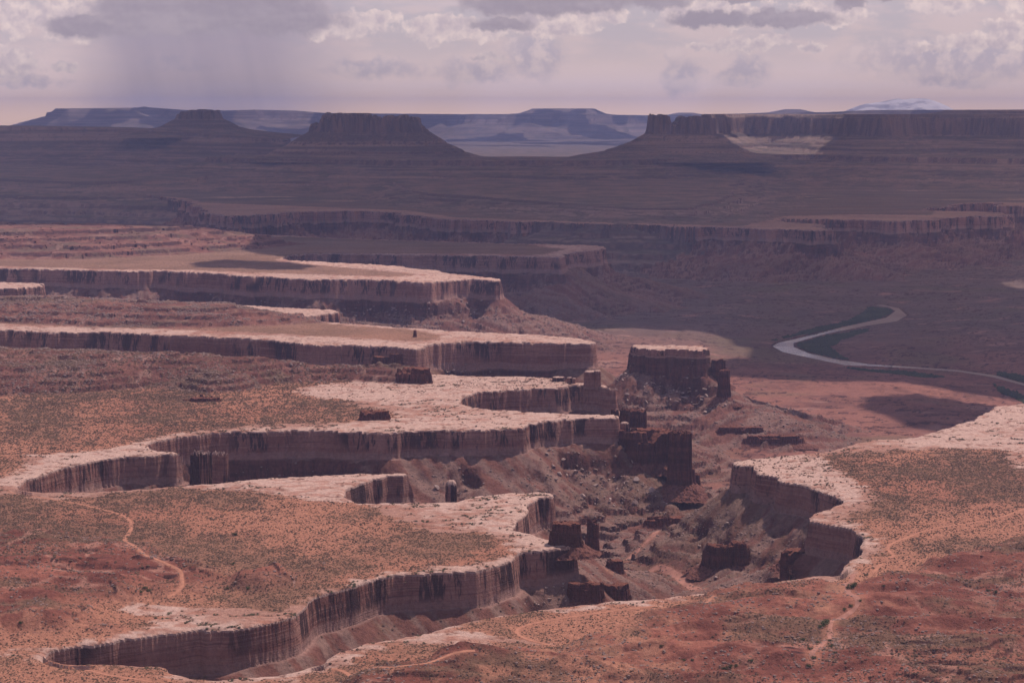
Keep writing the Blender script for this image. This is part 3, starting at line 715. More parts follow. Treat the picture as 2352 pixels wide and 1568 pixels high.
# ------------------------------------------------------------------ beyond 18 km
def far_land():
    nc, nr = 700, 330
    us = np.linspace(-0.40, 0.40, nc); ys = 18300 * np.exp(np.linspace(0, math.log(49000 / 18300), nr))
    U, Y = np.meshgrid(us, ys); X = U * Y
    h = fbm(X, Y, 2500, 5, 301) * 22
    def m(poly, ztop, prof, wamp, seed, sc):
        nonlocal h
        prof = prof + [(prof[-1][0] + 6000, prof[-1][1] + 2400)]
        s = sdf(poly_far(poly), X, Y)
        n = fbm(X, Y, sc, 4, seed); b = np.abs(fbm(X, Y, sc * .4, 3, seed + 5))
        s = s + n * wamp - (b - .2) * wamp * 1.4
        z = (np.interp(U, *ztop) if isinstance(ztop, tuple) else ztop) - np.interp(-s, [p[0] for p in prof], [p[1] for p in prof])
        h = np.maximum(h, z + np.where(s > 0, 2 * n, 0))
    def zt(pts, d): return ([far(p, 1)[0] for p, r in pts], [zrow(r, d) for p, r in pts])
    D = 33000
    pr = [(0, 0), (60, 60), (140, 70), (160, 150), (900, 330), (1800, 500), (3500, 640)]
    m([(150, 33500), (300, 33000), (600, 33800), (900, 34500), (1100, 36500), (1100, 40000), (155, 40000)],
      zt([(150, 249), (300, 247.5), (318, 247), (330, 244.5), (345, 247), (430, 253), (520, 254), (590, 252), (680, 254), (750, 260), (1100, 263)], D), pr, 500, 311, 3000)
    m([(95, 33000), (160, 32600), (300, 32600), (300, 39000), (95, 39000)], zt([(80, 292), (130, 276), (145, 262), (158, 250)], D), [(0, 0), (800, 300), (3000, 640)], 150, 317, 1500)
    m([(700, 35500), (1000, 34500), (1170, 33500), (1300, 33500), (1420, 34000), (1600, 35000), (1800, 36000), (2800, 36000), (2800, 44000), (700, 44000)],
      zt([(700, 259), (1060, 264), (1082, 262), (1160, 262.5), (1200, 260), (1385, 264), (1500, 266), (1600, 263), (1800, 263), (2350, 262)], 34500), pr, 500, 321, 2600)
    m([(1222, 34500), (1240, 34200), (1340, 34200), (1362, 34500), (1340, 36500), (1240, 36500)], zrow(249.5, 34300), [(0, 0), (60, 30), (260, 100), (600, 130)], 60, 331, 900)
    m([(1560, 36000), (1590, 36000), (1590, 37500), (1560, 37500)], zrow(259, 36000), [(0, 0), (300, 60)], 60, 333, 900)
    m([(1805, 36000), (1835, 36000), (1835, 37500), (1805, 37500)], zrow(251, 36000), [(0, 0), (300, 60), (1500, 120)], 60, 335, 900)
    m([(1660, 27000), (2000, 26500), (2750, 26500), (2750, 30000), (1660, 30000)], zt([(1660, 262), (1900, 258), (2000, 253), (2350, 252)], 26500), pr, 300, 341, 2000)
    me = raw_mesh('far_mesas', np.stack([X, Y, h], -1).reshape(-1, 3), quads(nr, nc), FARROCK)
    link('far_mesas', me, kind='structure')
far_land()
def snow_mountain():
    D = 44000
    sk = [(1950, 252), (1975, 242), (1990, 238), (2010, 236), (2030, 233), (2048, 229), (2062, 227), (2075, 229), (2090, 227), (2110, 226), (2130, 228), (2150, 234), (2165, 240), (2180, 249), (2200, 256)]
    nc, nr = 160, 90
    px = np.linspace(1930, 2215, nc); dd = np.linspace(-3000, 3000, nr)
    PX, DD = np.meshgrid(px, dd)
    X = (PX - 1176) / far(1177, 1)[0] ** -1 * D if False else np.vectorize(lambda p: far(p, D)[0])(PX); Y = D + DD
    pk = np.interp(PX, [a for a, b in sk], [zrow(b, D) for a, b in sk], left=200, right=200)
    n = fbm(X, Y, 1600, 5, 401, ridged=True)
    h = 200 + (pk - 200) * np.exp(-(DD / 2000) ** 2) * (1 + 0.22 * (n - 0.5) * np.clip(np.abs(DD) / 900, 0, 1)) - 0.02 * np.abs(DD)
    m = bpy.data.materials.new('snowy_rock'); m.use_nodes = True; t = NT(m.node_tree); bs = t.n['Principled BSDF']; bs.inputs['Roughness'].default_value = 0.9
    pos = t.new('ShaderNodeNewGeometry').outputs['Position']
    t.l.new(t.mix(t.mapr(t.noise(pos, 0.0018, 6, 0.65), 0.42, 0.56), (0.40, 0.38, 0.42), (0.85, 0.80, 0.82)), bs.inputs['Base Color'])
    link('mountains', raw_mesh('mountains', np.stack([X, Y, h], -1).reshape(-1, 3), quads(nr, nc), m), kind='structure')
snow_mountain()

# ------------------------------------------------------------------ the three distant buttes
def butte(name, label, D, sky, base_row, depth, left_foot, right_foot, foot_z, seed, prof, extra_pillars=0.5):
    """sky: outline of the cliff cap as (px, row); the cap is a real block `depth` metres deep with a rubble skirt"""
    k = far(1177, 1)[0]
    x0, x1 = (left_foot - 1176) * k * D, (right_foot - 1176) * k * D
    cx0, cx1 = (sky[0][0] - 1176) * k * D, (sky[-1][0] - 1176) * k * D
    cell = D * 0.00042
    xs = np.arange(x0 - 60, x1 + 60, cell); ys = np.arange(D - depth / 2 - 900, D + depth / 2 + 700, cell * 1.5)
    X, Y = np.meshgrid(xs, ys)
    cxm, hw = (cx0 + cx1) / 2, (cx1 - cx0) / 2
    hd = depth / 2
    r = (np.abs((X - cxm) / hw) ** 3.2 + np.abs((Y - D) / hd) ** 2.2) ** (1 / 3.0)
    s = (1 - r) * min(hw, hd)
    s_out = -np.hypot(np.maximum(np.abs(X - cxm) - hw * 0.86, 0), np.maximum(np.abs(Y - D) - hd * 0.8, 0)) + 0.16 * min(hw, hd)
    s = np.where(s > 0, s, np.minimum(s, s_out * 0.9))
    fl = fbm(X, Y, 55, 3, seed); fl2 = np.abs(fbm(X, Y, 26, 2, seed + 4)); fl3 = fbm(X, Y, 220, 3, seed + 9)
    sw = s + fl * 14 - (fl2 - 0.15) * 34 + fl3 * 22
    edgex = np.minimum(X - cx0, cx1 - X)
    sw = np.where(edgex < 0, np.minimum(sw, edgex), sw)
    ztop = np.interp(X / D, [(p - 1176) * k for p, _ in sky], [zrow(r_, D) for _, r_ in sky])
    zb = zrow(base_row, D) + 0.0 * X
    step = sst(sw, 0, 9) * (1 - 0.16 * (1 - sst(sw, 10, 26)) * (fl > -0.05)) 
    notch = 1 - extra_pillars * 0.35 * sst(fl + 0.6 * fl3, 0.12, 0.3) * (sw < 60)
    d = np.clip(-sw, 0, None)
    gl = fbm(X, Y, 90, 3, seed + 20, ridged=True) * np.clip(d * 0.06, 0, 9)
    z = zb - np.interp(d + gl * 2.2, [p[0] for p in prof], [p[1] for p in prof]) + gl * 0.5
    pil = sst(fbm(X, Y * 0.0, D * 0.0021, 2, seed + 31), -0.16, -0.08) * (0.55 + 0.45 * sst(fbm(X, Y * 0.15, D * 0.006, 2, seed + 33), -0.2, 0.1))
    ztop = ztop - (1 - pil) * (ztop - zb) * 0.50 * extra_pillars
    z = np.where(sw > 0, zb + (ztop - zb) * step * notch, z)
    V = np.stack([X - cxm, Y - D, z - foot_z], -1).reshape(-1, 3)
    F = quads(*X.shape)
    keep = (z > foot_z - 25).ravel()
    F = F[keep[F].all(1)]
    up_ = (sw > -1).ravel()[F].any(1)
    root = link(name, None, loc=(cxm, D, foot_z), label=label, category='butte')
    for nm, f in (('cliff_cap', F[up_]), ('talus_slope', F[~up_])):
        used = np.unique(f); mp = np.zeros(len(V), np.int32); mp[used] = np.arange(len(used))
        link(nm, raw_mesh(nm, V[used], mp[f], FARROCK), parent=root)
    return root
butte('butte', 'large castle-like butte with notched flat top and wide rubble skirt, between the other two', 12900,
      [(711, 300), (714, 286), (722, 281), (733, 285), (741, 281), (744, 263), (752, 258), (760, 262), (774, 259), (800, 260), (840, 260), (868, 264), (873, 274), (884, 274), (888, 266), (905, 263), (920, 265), (928, 263),
       (945, 267), (956, 269), (964, 272), (968, 284), (976, 294), (984, 299)], 302, 700, 560, 1090, 156, 501,
      [(0, 0), (120, 74), (128, 84), (240, 134), (248, 146), (420, 196), (900, 290)])
butte('butte', 'smaller bluish flat butte with crenellated top, far off under the rain', 16900,
      [(404, 276), (407, 264), (412, 261), (416, 259), (424, 256), (432, 257), (440, 252), (465, 251), (485, 252), (500, 253), (504, 262), (508, 268), (511, 274)], 273, 420, 330, 680, 250, 521,
      [(0, 0), (150, 75), (260, 100), (420, 122), (900, 170), (1400, 210)])
butte('butte', 'slim tower-like butte on a long ramp at the left end of the big mesa wall', 12950,
      [(1484, 302), (1487, 285), (1490, 262), (1494, 260), (1499, 262), (1503, 266), (1510, 265), (1516, 262), (1524, 264), (1531, 263), (1535, 274), (1540, 284), (1547, 287), (1551, 279), (1558, 270), (1566, 266), (1580, 268), (1600, 266), (1612, 268), (1618, 276), (1624, 292)], 306, 420, 1330, 1760, 156, 541,
      [(0, 0), (120, 62), (300, 122), (310, 130), (560, 168), (900, 240)], 0.2)
print('buttes', round(time.time() - T0, 1))

# ------------------------------------------------------------------ river
def water_mat():
    m = bpy.data.materials.new('river_water'); m.use_nodes = True; t = NT(m.node_tree); bs = t.n['Principled BSDF']
    bs.inputs['Base Color'].default_value = (0.26, 0.20, 0.175, 1); bs.inputs['Roughness'].default_value = 0.12
    bs.inputs['Specular IOR Level'].default_value = 0.8
    pos = t.new('ShaderNodeNewGeometry').outputs['Position']
    px_, _, _ = t.sep(pos)
    calm = t.mapr(px_, 900.0, 1080.0, 0.0, 1.0)
    t.l.new(t.m('ADD', t.mapr(t.noise(pos, 0.004, 4, 0.6), 0.42, 0.6, 0.04, 0.24), t.m('MULTIPLY', calm, 0.5)), bs.inputs['Roughness'])
    t.l.new(t.m('SUBTRACT', 0.9, t.m('MULTIPLY', calm, 0.75)), bs.inputs['Specular IOR Level'])
    bp = t.new('ShaderNodeBump'); bp.inputs['Strength'].default_value = 0.2; bp.inputs['Distance'].default_value = 0.4
    t.l.new(t.noise(pos, 0.06, 4, 0.6), bp.inputs['Height']); t.l.new(bp.outputs[0], bs.inputs['Normal'])
    return m
def ribbon(L, R, z, lift=0.0):
    n = len(L); V = []
    for a, b in zip(L, R):
        V.append((a[0], a[1], z)); V.append((b[0], b[1], z))
    return np.array(V), np.array([(2 * i, 2 * i + 1, 2 * i + 3, 2 * i + 2) for i in range(n - 1)])
def widen(A, B, e=10):
    o1, o2 = [], []
    for a, b in zip(A, B):
        d = a - b; L = np.linalg.norm(d) + 1e-6
        o1.append(a + d / L * e); o2.append(b - d / L * e)
    return o1, o2
_a, _b = widen(poly_at(RIV_A, RIVER_Z), poly_at(RIV_B, RIVER_Z), -3)
V, F = ribbon(_a, _b, RIVER_Z)
link('river', raw_mesh('river', V, F[:, ::-1], water_mat()), kind='structure')

# ------------------------------------------------------------------ roads and dry washes, laid on the ground
def strip(name, pts, width, mat, lift=0.35, wob=0.3):
    P = PATHS[pts[0]]
    T = np.gradient(P, axis=0); T /= np.linalg.norm(T, axis=1)[:, None] + 1e-9
    N = np.stack([-T[:, 1], T[:, 0]], 1)
    w = width * (1 + wob * fbm(P[:, 0], P[:, 1], 25, 2, 5))
    rows = []
    for k in np.linspace(-0.5, 0.5, 7):
        Q = P + N * (w * k)[:, None]
        rows.append(np.column_stack([Q, ground(Q[:, 0], Q[:, 1])]))
    R_ = np.array(rows)                       # 5 x n x 3
    R_[:, :, 2] = R_[:, :, 2] + lift - np.abs(np.linspace(-1, 1, 7))[:, None] * 0.12
    V = R_.reshape(-1, 3)
    F = quads(7, R_.shape[1])
    link(name, raw_mesh(name, V, F, mat), kind='structure')
ROAD = simple_mat('pale_track', (0.38, 0.175, 0.115), var=0.15, scale=0.15)
WASH = simple_mat('wash_sand', (0.34, 0.165, 0.125), var=0.2, scale=0.08)
for kind_, pts_ in TRACKS:
    if kind_ == 'road': strip('road', pts_, 3.6, ROAD, 0.3)
    else: strip('wash', pts_, WASH_W[pts_[0]], WASH, 0.3, 0.9)

# ------------------------------------------------------------------ cloud bank overhead (its shadow lies over the far land)
CLOUD_BASE = 2700.0
def cloud_bank():
    m = bpy.data.materials.new('cloud'); m.use_nodes = True; t = NT(m.node_tree); bs = t.n['Principled BSDF']
    bs.inputs['Base Color'].default_value = (0.85, 0.83, 0.84, 1); bs.inputs['Roughness'].default_value = 1.0
    sh = -SUN_DIR[:2] / SUN_DIR[2]
    def lift(pts):
        out = []
        for p in pts:
            if len(p) == 3: x, y = at(p[0], p[1], p[2]); z = p[2]
            else: x, y = far(*p); z = 100.0
            k = CLOUD_BASE - z
            out.append((x - sh[0] * k, y - sh[1] * k))
        return np.array(out)
    main = lift([(-900, 528, 60), (-200, 520, 60), (200, 520, 60), (420, 530, 50), (520, 540, 30), (560, 552, 10), (590, 580, 0), (640, 594, 0), (735, 600, 0), (900, 608, 0), (1006, 620, 0), (1110, 632, 0), (1160, 638, 0),
                 (1190, 665, -60), (1260, 710, -120), (1350, 738, -150), (1500, 750, -165), (1660, 762, -175), (1740, 792, -180), (1690, 812, -180), (1640, 835, -180), (1660, 868, -178), (1800, 872, -175), (1950, 874, -175),
                 (2150, 884, -175), (2400, 905, -175), (2800, 940, -175), (3600, 17000), (3400, 21500), (2400, 22500), (1620, 20000), (1540, 15000), (1085, 14800), (1010, 19500), (700, 21000), (-300, 23000), (-900, 20000)])
    holes = [lift([(1590, 14600), (1700, 13800), (1830, 13300), (1960, 13600), (2010, 14400), (1950, 15900), (1620, 16100)]),
             lift([(2110, 14700), (2150, 13900), (2210, 13900), (2230, 14700)]),
             lift([(-300, 10500), (-100, 10300), (60, 10300), (80, 10700), (-100, 11000)]),
             lift([(2200, 640, -170), (2352, 634, -170), (2420, 650, -170), (2300, 655, -170)]),
             lift([(2230, 596, -170), (2352, 590, -170), (2420, 600, -170), (2300, 606, -170)])]
    parts = [(main, 1), (lift([(2000, 905, -170), (2120, 898, -170), (2260, 912, -165), (2400, 930, -165), (2400, 975, -160), (2200, 985, -160), (2080, 962, -160), (1980, 930, -165)]), 0),
             (lift([(430, 604, 0), (520, 596, 0), (640, 600, 0), (740, 612, 0), (700, 620, 0), (560, 617, 0), (470, 615, 0)]), 0),
             (lift([(1620, 962, -150), (1700, 950, -150), (1830, 960, -150), (1880, 985, -150), (1760, 990, -150)]), 0),]
    parts.append((lift([(-100, 26500), (800, 26000), (1300, 25600), (2000, 26000), (2800, 26000), (2700, 34500), (1500, 35000), (-100, 35000)]), 2))  # unseen broken cloud, added to darken the skyline mesas and the haze there
    for P, is_main in parts:
        lo, hi = P.min(0) - 300, P.max(0) + 300
        cell = 90.0 if is_main else 22.0
        xs = np.arange(lo[0], hi[0], cell); ys = np.arange(lo[1], hi[1], cell)
        X, Y = np.meshgrid(xs, ys)
        s = sdf(P, X, Y)
        if is_main:
            s = s + fbm(X, Y, 900, 4, 901) * 110 * sst(Y, 6500, 12000) + fbm(X, Y, 350, 4, 905) * 150
            for h_ in holes: s = np.minimum(s, -sdf(h_, X, Y) + fbm(X, Y, 420, 5, 911) * 620 + 190)
        else: s = s + fbm(X, Y, 120, 3, 907) * 30
        if is_main == 2: s = np.minimum(s, fbm(X, Y * 0.7, 1300, 4, 931) * 1400 + 60)
        T = np.sqrt(np.clip(s, 0, 4000)) * (16 if is_main else 9) * (1 + 0.5 * fbm(X, Y, 500 if is_main else 90, 4, 909))
        B = np.clip(fbm(X, Y, 500, 3, 921) * 30, -40, 40) * sst(s, 0, 200)
        nr, nc = X.shape
        Vt = np.stack([X, Y, CLOUD_BASE + 4 + T], -1).reshape(-1, 3); Vb = np.stack([X, Y, CLOUD_BASE + B], -1).reshape(-1, 3)
        Fq = quads(nr, nc); keep = (s.ravel()[Fq] > -cell * 0.2).all(1); Fq = Fq[keep]
        e = {}
        for q in Fq:
            for a, b in ((q[0], q[1]), (q[1], q[2]), (q[2], q[3]), (q[3], q[0])): e[(a, b)] = 1
        side = [(a, b, b + nr * nc, a + nr * nc) for (a, b) in e if (b, a) not in e]
        F = np.vstack([Fq, Fq[:, ::-1] + nr * nc, np.array(side)[:, ::-1]])
        V = np.vstack([Vt, Vb]); used = np.unique(F); mp = np.zeros(len(V), np.int32); mp[used] = np.arange(len(used))
        link('clouds', raw_mesh('clouds', V[used], mp[F], m), kind='structure')
cloud_bank()

# ------------------------------------------------------------------ free-standing rocks, towers and fins
def rugged_block(name, label, cat, x, yy, zt, zb, W, depth, seed, flare, kind='red'):
    "a craggy block of red rock with a broken top, fluted walls and a little rubble at the foot"
    hgt = zt - zb; hw = W / 2; hd = max(W * depth / 2, 6)
    cell = max(yy / 3400, 0.4)
    xs = np.arange(-hw * 1.2 - hgt * flare * 2 - 6, hw * 1.2 + hgt * flare * 2 + 6, cell); ys = np.arange(-hd * 1.2 - hgt * flare * 2 - 6, hd * 1.2 + hgt * flare * 2 + 6, cell)
    X, Y = np.meshgrid(xs, ys); ox, oy = X + seed * 131.0, Y - seed * 57.0
    r = (np.abs(X / hw) ** 3 + np.abs(Y / hd) ** 3) ** (1 / 3.0)
    s = (1 - r) * min(hw, hd)
    u = min(hw, hd)
    na = 1.0 if depth >= 0.3 else 0.45
    s = s + fbm(ox, oy, max(u * 1.3, 9), 4, seed) * u * 0.34 * na - np.abs(fbm(ox, oy, max(u * 0.4, 5), 2, seed + 3)) * u * 0.30 * na + u * 0.04
    tp = 1 - (0.30 if kind == 'red' else 0.07) * sst(fbm(ox * 0.7, oy, max(u * 1.1, 8), 3, seed + 5), -0.05, 0.1) * sst(-X / hw * 0.4 + fbm(ox, oy, u * 2, 2, seed + 6), -0.3, 0.3) - 0.06 * fbm(ox, oy, max(u * 0.3, 4), 3, seed + 7)
    d = np.clip(-s, 0, None)
    wl = np.interp(s, [-0.2 * flare * hgt - 1.2, 0, 1.4], [0.30, 0.40, 1.0]) 
    mid = 0.72
    wl = np.where(s > 0, np.where(s < 1.4 + u * 0.05, mid * sst(s, 0, 1.2) + 0.0, 1.0), 0)
    z = np.where(s > 0, zb + hgt * np.maximum(wl, 0.30) * np.where(wl >= 1, tp, 1), zb + hgt * 0.30 - d * 0.85 - np.clip(d, 0, 1.0) * hgt * 0.12)
    z = np.where((s > 0) & (s < 1.2), zb + hgt * (0.20 + 0.5 * s / 1.2), z) + fbm(ox, oy, 3.5, 2, seed + 8) * 0.5 * (s > 0)
    V = np.stack([X, Y, z - zb], -1).reshape(-1, 3); F = quads(*X.shape)
    F = F[(V[:, 2][F] > -7).all(1)]
    used = np.unique(F); mp = np.zeros(len(V), np.int32); mp[used] = np.arange(len(used))
    wallm = (s > -0.5).ravel()
    col = np.where(wallm[:, None], RED2 * 0.62 if kind == 'red' else SLICK, TAL * 1.1)
    col = np.concatenate([col, np.ones((len(V), 1))], 1)
    me = raw_mesh(name, V[used], mp[F], ROCK, {'Col': ('FLOAT_COLOR', col[used]), 'dep': ('FLOAT', np.full(len(used), 3.0) if kind == 'red' else np.clip((1.02 - V[used, 2] / hgt) * 1.7, 0.03, 3))}, smooth=False)
    return link(name, me, loc=(x, yy, zb), label=label, category=cat)
def rock_block(name, label, cat, px, top, base, wpx, depth=0.8, kind='pale', seed=1, y=None, flare=0.12, group=None, tilt=0, nlev=26, zb=None, knobs=0.12):
    "a block of layered rock: centre px, top and foot rows, width in px; it stands on the ground its foot row shows"
    q = cast(px, base) if y is None else None
    yy = q[1] if y is None else y
    x, _ = far(px, yy); k = yy / (FPX * CT)
    dx, dy, dz = ray(px, base); x = dx / dy * yy
    zt = zrow(top, yy)
    g = float(ground(x, yy)); zbm = (g if zb is None else zb) - 6
    hgt = zt - zbm; R_ = wpx * k / 2
    if kind == 'pale' and wpx * k < 24: kind = 'paleall'
    if kind in ('red', 'pale'): return rugged_block(name, label, cat, x, yy, zt, zbm, wpx * k, depth, seed, flare, kind)
    n = 72; th = np.linspace(0, 2 * np.pi, n, endpoint=False)
    lv = np.concatenate([np.linspace(0, 0.86, nlev), np.linspace(0.88, 1.0, 8)])
    ct, st = np.cos(th), np.sin(th)
    sq = (np.abs(ct) ** 2.8 + np.abs(st) ** 2.8) ** (-1 / 2.8)
    fl = 1.6 * fbm(ct * 40 + seed * 97, st * 40, 16, 3, seed); fl2 = np.abs(fbm(ct * 40 + seed * 31, st * 40, 9, 2, seed + 2))
    rb = R_ * sq * (1 + 0.16 * fl - 0.22 * (fl2 - 0.12))
    rings = []
    for l in lv:
        z = zbm + hgt * l
        lay = float(fbm(np.array([seed * 13.0]), np.array([z]), 7, 3, seed + 5)[0])
        f = 1 + flare * (1 - l) ** 2 + knobs * 0.55 * lay
        if kind == 'pale' and l < 0.52 and flare >= 0: f *= 0.97
        if l > 0.9: f *= 1 - 0.55 * ((l - 0.9) / 0.1) ** 3
        wob = fbm(ct * R_ * 1.3 + seed * 7, st * R_ * 1.3 + z * 0.8, max(R_ * 0.5, 3), 3, seed + 8)
        rr = rb * f * (1 + 0.10 * wob)
        rings.append(np.stack([rr * ct + tilt * (z - zbm), rr * st * depth, np.full(n, z) + (wob * 1.2 if l > 0.9 else 0)], 1))
    V = np.vstack(rings + [np.array([[tilt * hgt, 0, zt + 0.2]])])
    m = len(lv); i = np.arange(n); F = []
    for a in range(m - 1):
        F.append(np.stack([a * n + i, a * n + (i + 1) % n, (a + 1) * n + (i + 1) % n, (a + 1) * n + i], 1))
    F = np.vstack(F + [np.stack([(m - 1) * n + i, (m - 1) * n + (i + 1) % n, np.full(n, m * n), np.full(n, m * n)], 1)[:0]])
    # cap as a fan of quads
    cap = np.array([[(m - 1) * n + j, (m - 1) * n + j + 1, (m - 1) * n + (j + 2) % n, m * n] for j in range(0, n, 2)])
    F = np.vstack([F, cap])
    V[:, 2] -= zbm
    zz = V[:, 2] / hgt
    if kind == 'pale': dep = np.clip((1 - zz) * 1.9, 0, 6); base_c = SLICK
    elif kind == 'paleall': dep = np.clip((1 - zz) * 0.9, 0, 6); base_c = SLICK
    else: dep = np.full(len(V), 3.0); base_c = RED2 * 0.8
    col = np.tile(np.append(base_c, 1).astype(np.float32), (len(V), 1))
    me = raw_mesh(name, V, F, ROCK, {'Col': ('FLOAT_COLOR', col), 'dep': ('FLOAT', dep)})
    o = link(name, me, loc=(x, yy, zbm), label=label, category=cat)
    if group: o['group'] = group
    return o
RK = rock_block
RK('rock_tower', 'broad pale-capped rock stack, larger of two joined stacks at the tip of a bright mesa', 'rock tower', 1356, 851, 884, 26, seed=3, depth=.9)
RK('rock_tower', 'narrow rounded rock stack leaning on the broad stack at the tip of the bright mesa', 'rock tower', 1372, 850, 886, 15, seed=4, depth=1)
RK('knobby_rock', 'low pale block left of two joined rock stacks on the bright mesa', 'rock', 1282, 865, 876, 26, seed=5, kind='paleall')
RK('knobby_rock', 'small pale knob between the low block and the two joined rock stacks', 'rock', 1308, 866, 880, 12, seed=6, kind='paleall')
RK('knobby_rock', 'tiny leaning knob beside the small pale knob on the bright mesa rim', 'rock', 1318, 868, 880, 8, seed=7, kind='paleall')
RK('balanced_rock', 'pale rounded boulder balanced on a waisted pedestal just off the long mesa tip', 'balanced rock', 1434, 969, 1002, 22, seed=8, kind='paleall', flare=0.5, knobs=.5, y=2745)
RK('balanced_rock', 'small pale knob leaning beside the balanced boulder off the long mesa tip', 'balanced rock', 1449, 984, 1002, 11, seed=9, kind='paleall', y=2745)
for i, (px, tp, bs, w, yy, d, lab) in enumerate([
        (1425, 942, 1003, 44, 2860, 1.3, 'dark red stepped cliff block right behind the tip of the long mesa'),
        (1458, 941, 1000, 52, 2900, 1.1, 'dark red flat-topped fin with a step down its right end, below the double rock stacks'),
        (1480, 988, 1052, 128, 2700, .7, 'wide dark red buttress wall with crumbling top that reaches out from the long mesa'),
        (1560, 993, 1095, 52, 2640, 1.2, 'fluted dark red tower at the outer end of the wide red buttress'),
        (1576, 990, 1040, 12, 2645, 1.0, 'thin dark red spire on the outer corner of the fluted red tower')]):
    RK('rock_fin', lab, 'rock fin', px, tp, bs, w, depth=d, kind='red', seed=20 + i, y=yy, flare=0.10, knobs=0.08)
RK('rock_spire', 'small dark red spire at the foot of the fluted red tower', 'rock spire', 1590, 1076, 1107, 18, kind='red', seed=26, flare=0.6)
RK('rock_spire', 'stubby dark red crumb of rock right of the small spire', 'rock spire', 1601, 1090, 1109, 16, kind='red', seed=27, flare=0.5)
RK('rock_tower', 'lone rounded pale-capped pinnacle standing in the shaded canyon mouth', 'rock tower', 1037, 1103, 1146, 26, seed=28, depth=1, flare=.15, y=2215)
RK('detached_block', 'broad flat-topped block split off the canyon wall, left of its twin', 'rock block', 462, 1040, 1100, 54, seed=30, depth=.7, y=2330, flare=.25)
RK('detached_block', 'second flat-topped block, nearer the rubble cone in the shaded canyon', 'rock block', 508, 1041, 1102, 48, seed=31, depth=.7, y=2322, flare=.35, tilt=0.05)
RK('rock_tower', 'slender pale-topped column pressed against the streaked mesa wall', 'rock tower', 952, 797, 834, 20, seed=33, depth=.9, y=3690)
RK('hoodoo', 'small lone hoodoo on the sandy top of the middle mesa', 'hoodoo', 953, 758, 773, 10, seed=34, kind='red', flare=.7)
RK('cap_rock', 'flat dark red cap block on the end of the layered red ridge', 'rock', 893, 818, 836, 72, seed=35, kind='red', depth=.6, flare=.2)
RK('cap_rock', 'higher small red slab behind the flat cap block on the red ridge', 'rock', 914, 812, 832, 40, seed=36, kind='red', depth=.8, flare=.3)
RK('ridge_nose', 'blunt dark red cliff nose closing the layered red ridge above the pale flats', 'rock outcrop', 950, 846, 874, 84, seed=37, kind='red', depth=.7, flare=.1)
RK('rock_outcrop', 'low ragged dark red outcrop alone on the orange sand', 'rock outcrop', 858, 943, 962, 76, seed=38, kind='red', depth=.45, flare=.3, knobs=.3)
RK('hoodoo', 'knobbly dark hoodoo, taller of two on a low red ledge', 'hoodoo', 463, 905, 916, 12, seed=39, kind='red', flare=.8)
RK('hoodoo', 'shorter hoodoo on the same red ledge, to the right of the knobbly one', 'hoodoo', 486, 909, 918, 12, seed=40, kind='red', flare=.8)
RK('rock_ledge', 'thin dark red ledge that carries two small hoodoos', 'rock outcrop', 468, 913, 921, 96, seed=41, kind='red', depth=.3, flare=.2)
for i, (px, tp, bs, w, d, yy, lab) in enumerate([
        (1300, 1200, 1246, 76, .7, None, 'dark red outcrop with a stepped top below the bright mesa tip'),
        (1358, 1195, 1262, 30, 1.1, 2180, 'tall fluted end block of the dark red outcrop'),
        (1368, 1203, 1260, 18, 1.0, 2172, 'narrow red pillar on the end of the fluted block'),
        (1412, 1286, 1307, 42, .8, None, 'small squat dark red rock above the dry wash'),
        (1345, 1336, 1368, 90, .6, None, 'lumpy dark red shoulder on the canyon slope under the near mesa'),
        (1410, 1340, 1372, 78, .6, None, 'dark red wall stub that steps down to the dry wash'),
        (1548, 1187, 1200, 140, .25, None, 'long low dark ledge across the canyon floor beside the wash bend'),
        (1660, 1250, 1296, 92, .6, None, 'blocky dark red ledge half way down the rubble below the eastern cliff'),
        (1700, 1245, 1290, 50, .8, None, 'smaller red ledge block up slope of the blocky red ledge'),
        (1826, 1262, 1334, 64, .8, 2010, 'shaded dark red tower tucked under the eastern cliff corner'),
        (1802, 1268, 1334, 24, 1, 1985, 'thin red slab leaning on the shaded tower under the eastern cliff'),
        (1686, 1112, 1210, 26, 1.0, 2330, 'dark red pillar under the overhanging corner of the eastern cliff'),
        (1650, 826, 900, 36, 1.0, 3500, 'stepped red shoulder on the right flank of the small butte'),
        (1662, 850, 918, 34, .9, 3430, 'jagged red fin below the shoulder of the small butte'),
        (1700, 980, 990, 120, .2, None, 'low dark ledge line on the red floor beyond the red buttress'),
        (1775, 1000, 1012, 140, .2, None, 'longer dark ledge line on the red floor near the pale rim')]):
    RK('rock_outcrop', lab, 'rock outcrop', px, tp, bs, w, depth=d, kind='red', seed=50 + i, flare=0.30, y=yy)
print('rocks', round(time.time() - T0, 1))

# ------------------------------------------------------------------ boulders and rubble
def ico(sub):
    import bmesh
    bm = bmesh.new(); bmesh.ops.create_icosphere(bm, subdivisions=sub, radius=1.0)
    V = np.array([v.co[:] for v in bm.verts]); F = np.array([[v.index for v in f.verts] for f in bm.faces]); bm.free()
    return V, F
I1, FI1 = ico(1); I2, FI2 = ico(2)
def stone_mat(name, lo, hi):
    m = bpy.data.materials.new(name); m.use_nodes = True; t = NT(m.node_tree); bs = t.n['Principled BSDF']; bs.inputs['Roughness'].default_value = 0.95
    bs.inputs['Specular IOR Level'].default_value = 0.1
    oi = t.new('ShaderNodeObjectInfo').outputs['Random']; pos = t.new('ShaderNodeNewGeometry').outputs['Position']
    f = t.mapr(t.m('ADD', t.m('MULTIPLY', oi, 0.6), t.m('MULTIPLY', t.noise(pos, 0.3, 4, 0.6), 0.8)), 0.3, 1.1)
    t.l.new(t.mix(f, lo, hi), bs.inputs['Base Color']); return m
PALEST = stone_mat('pale_stone', (0.22, 0.15, 0.13), (0.47, 0.36, 0.32))
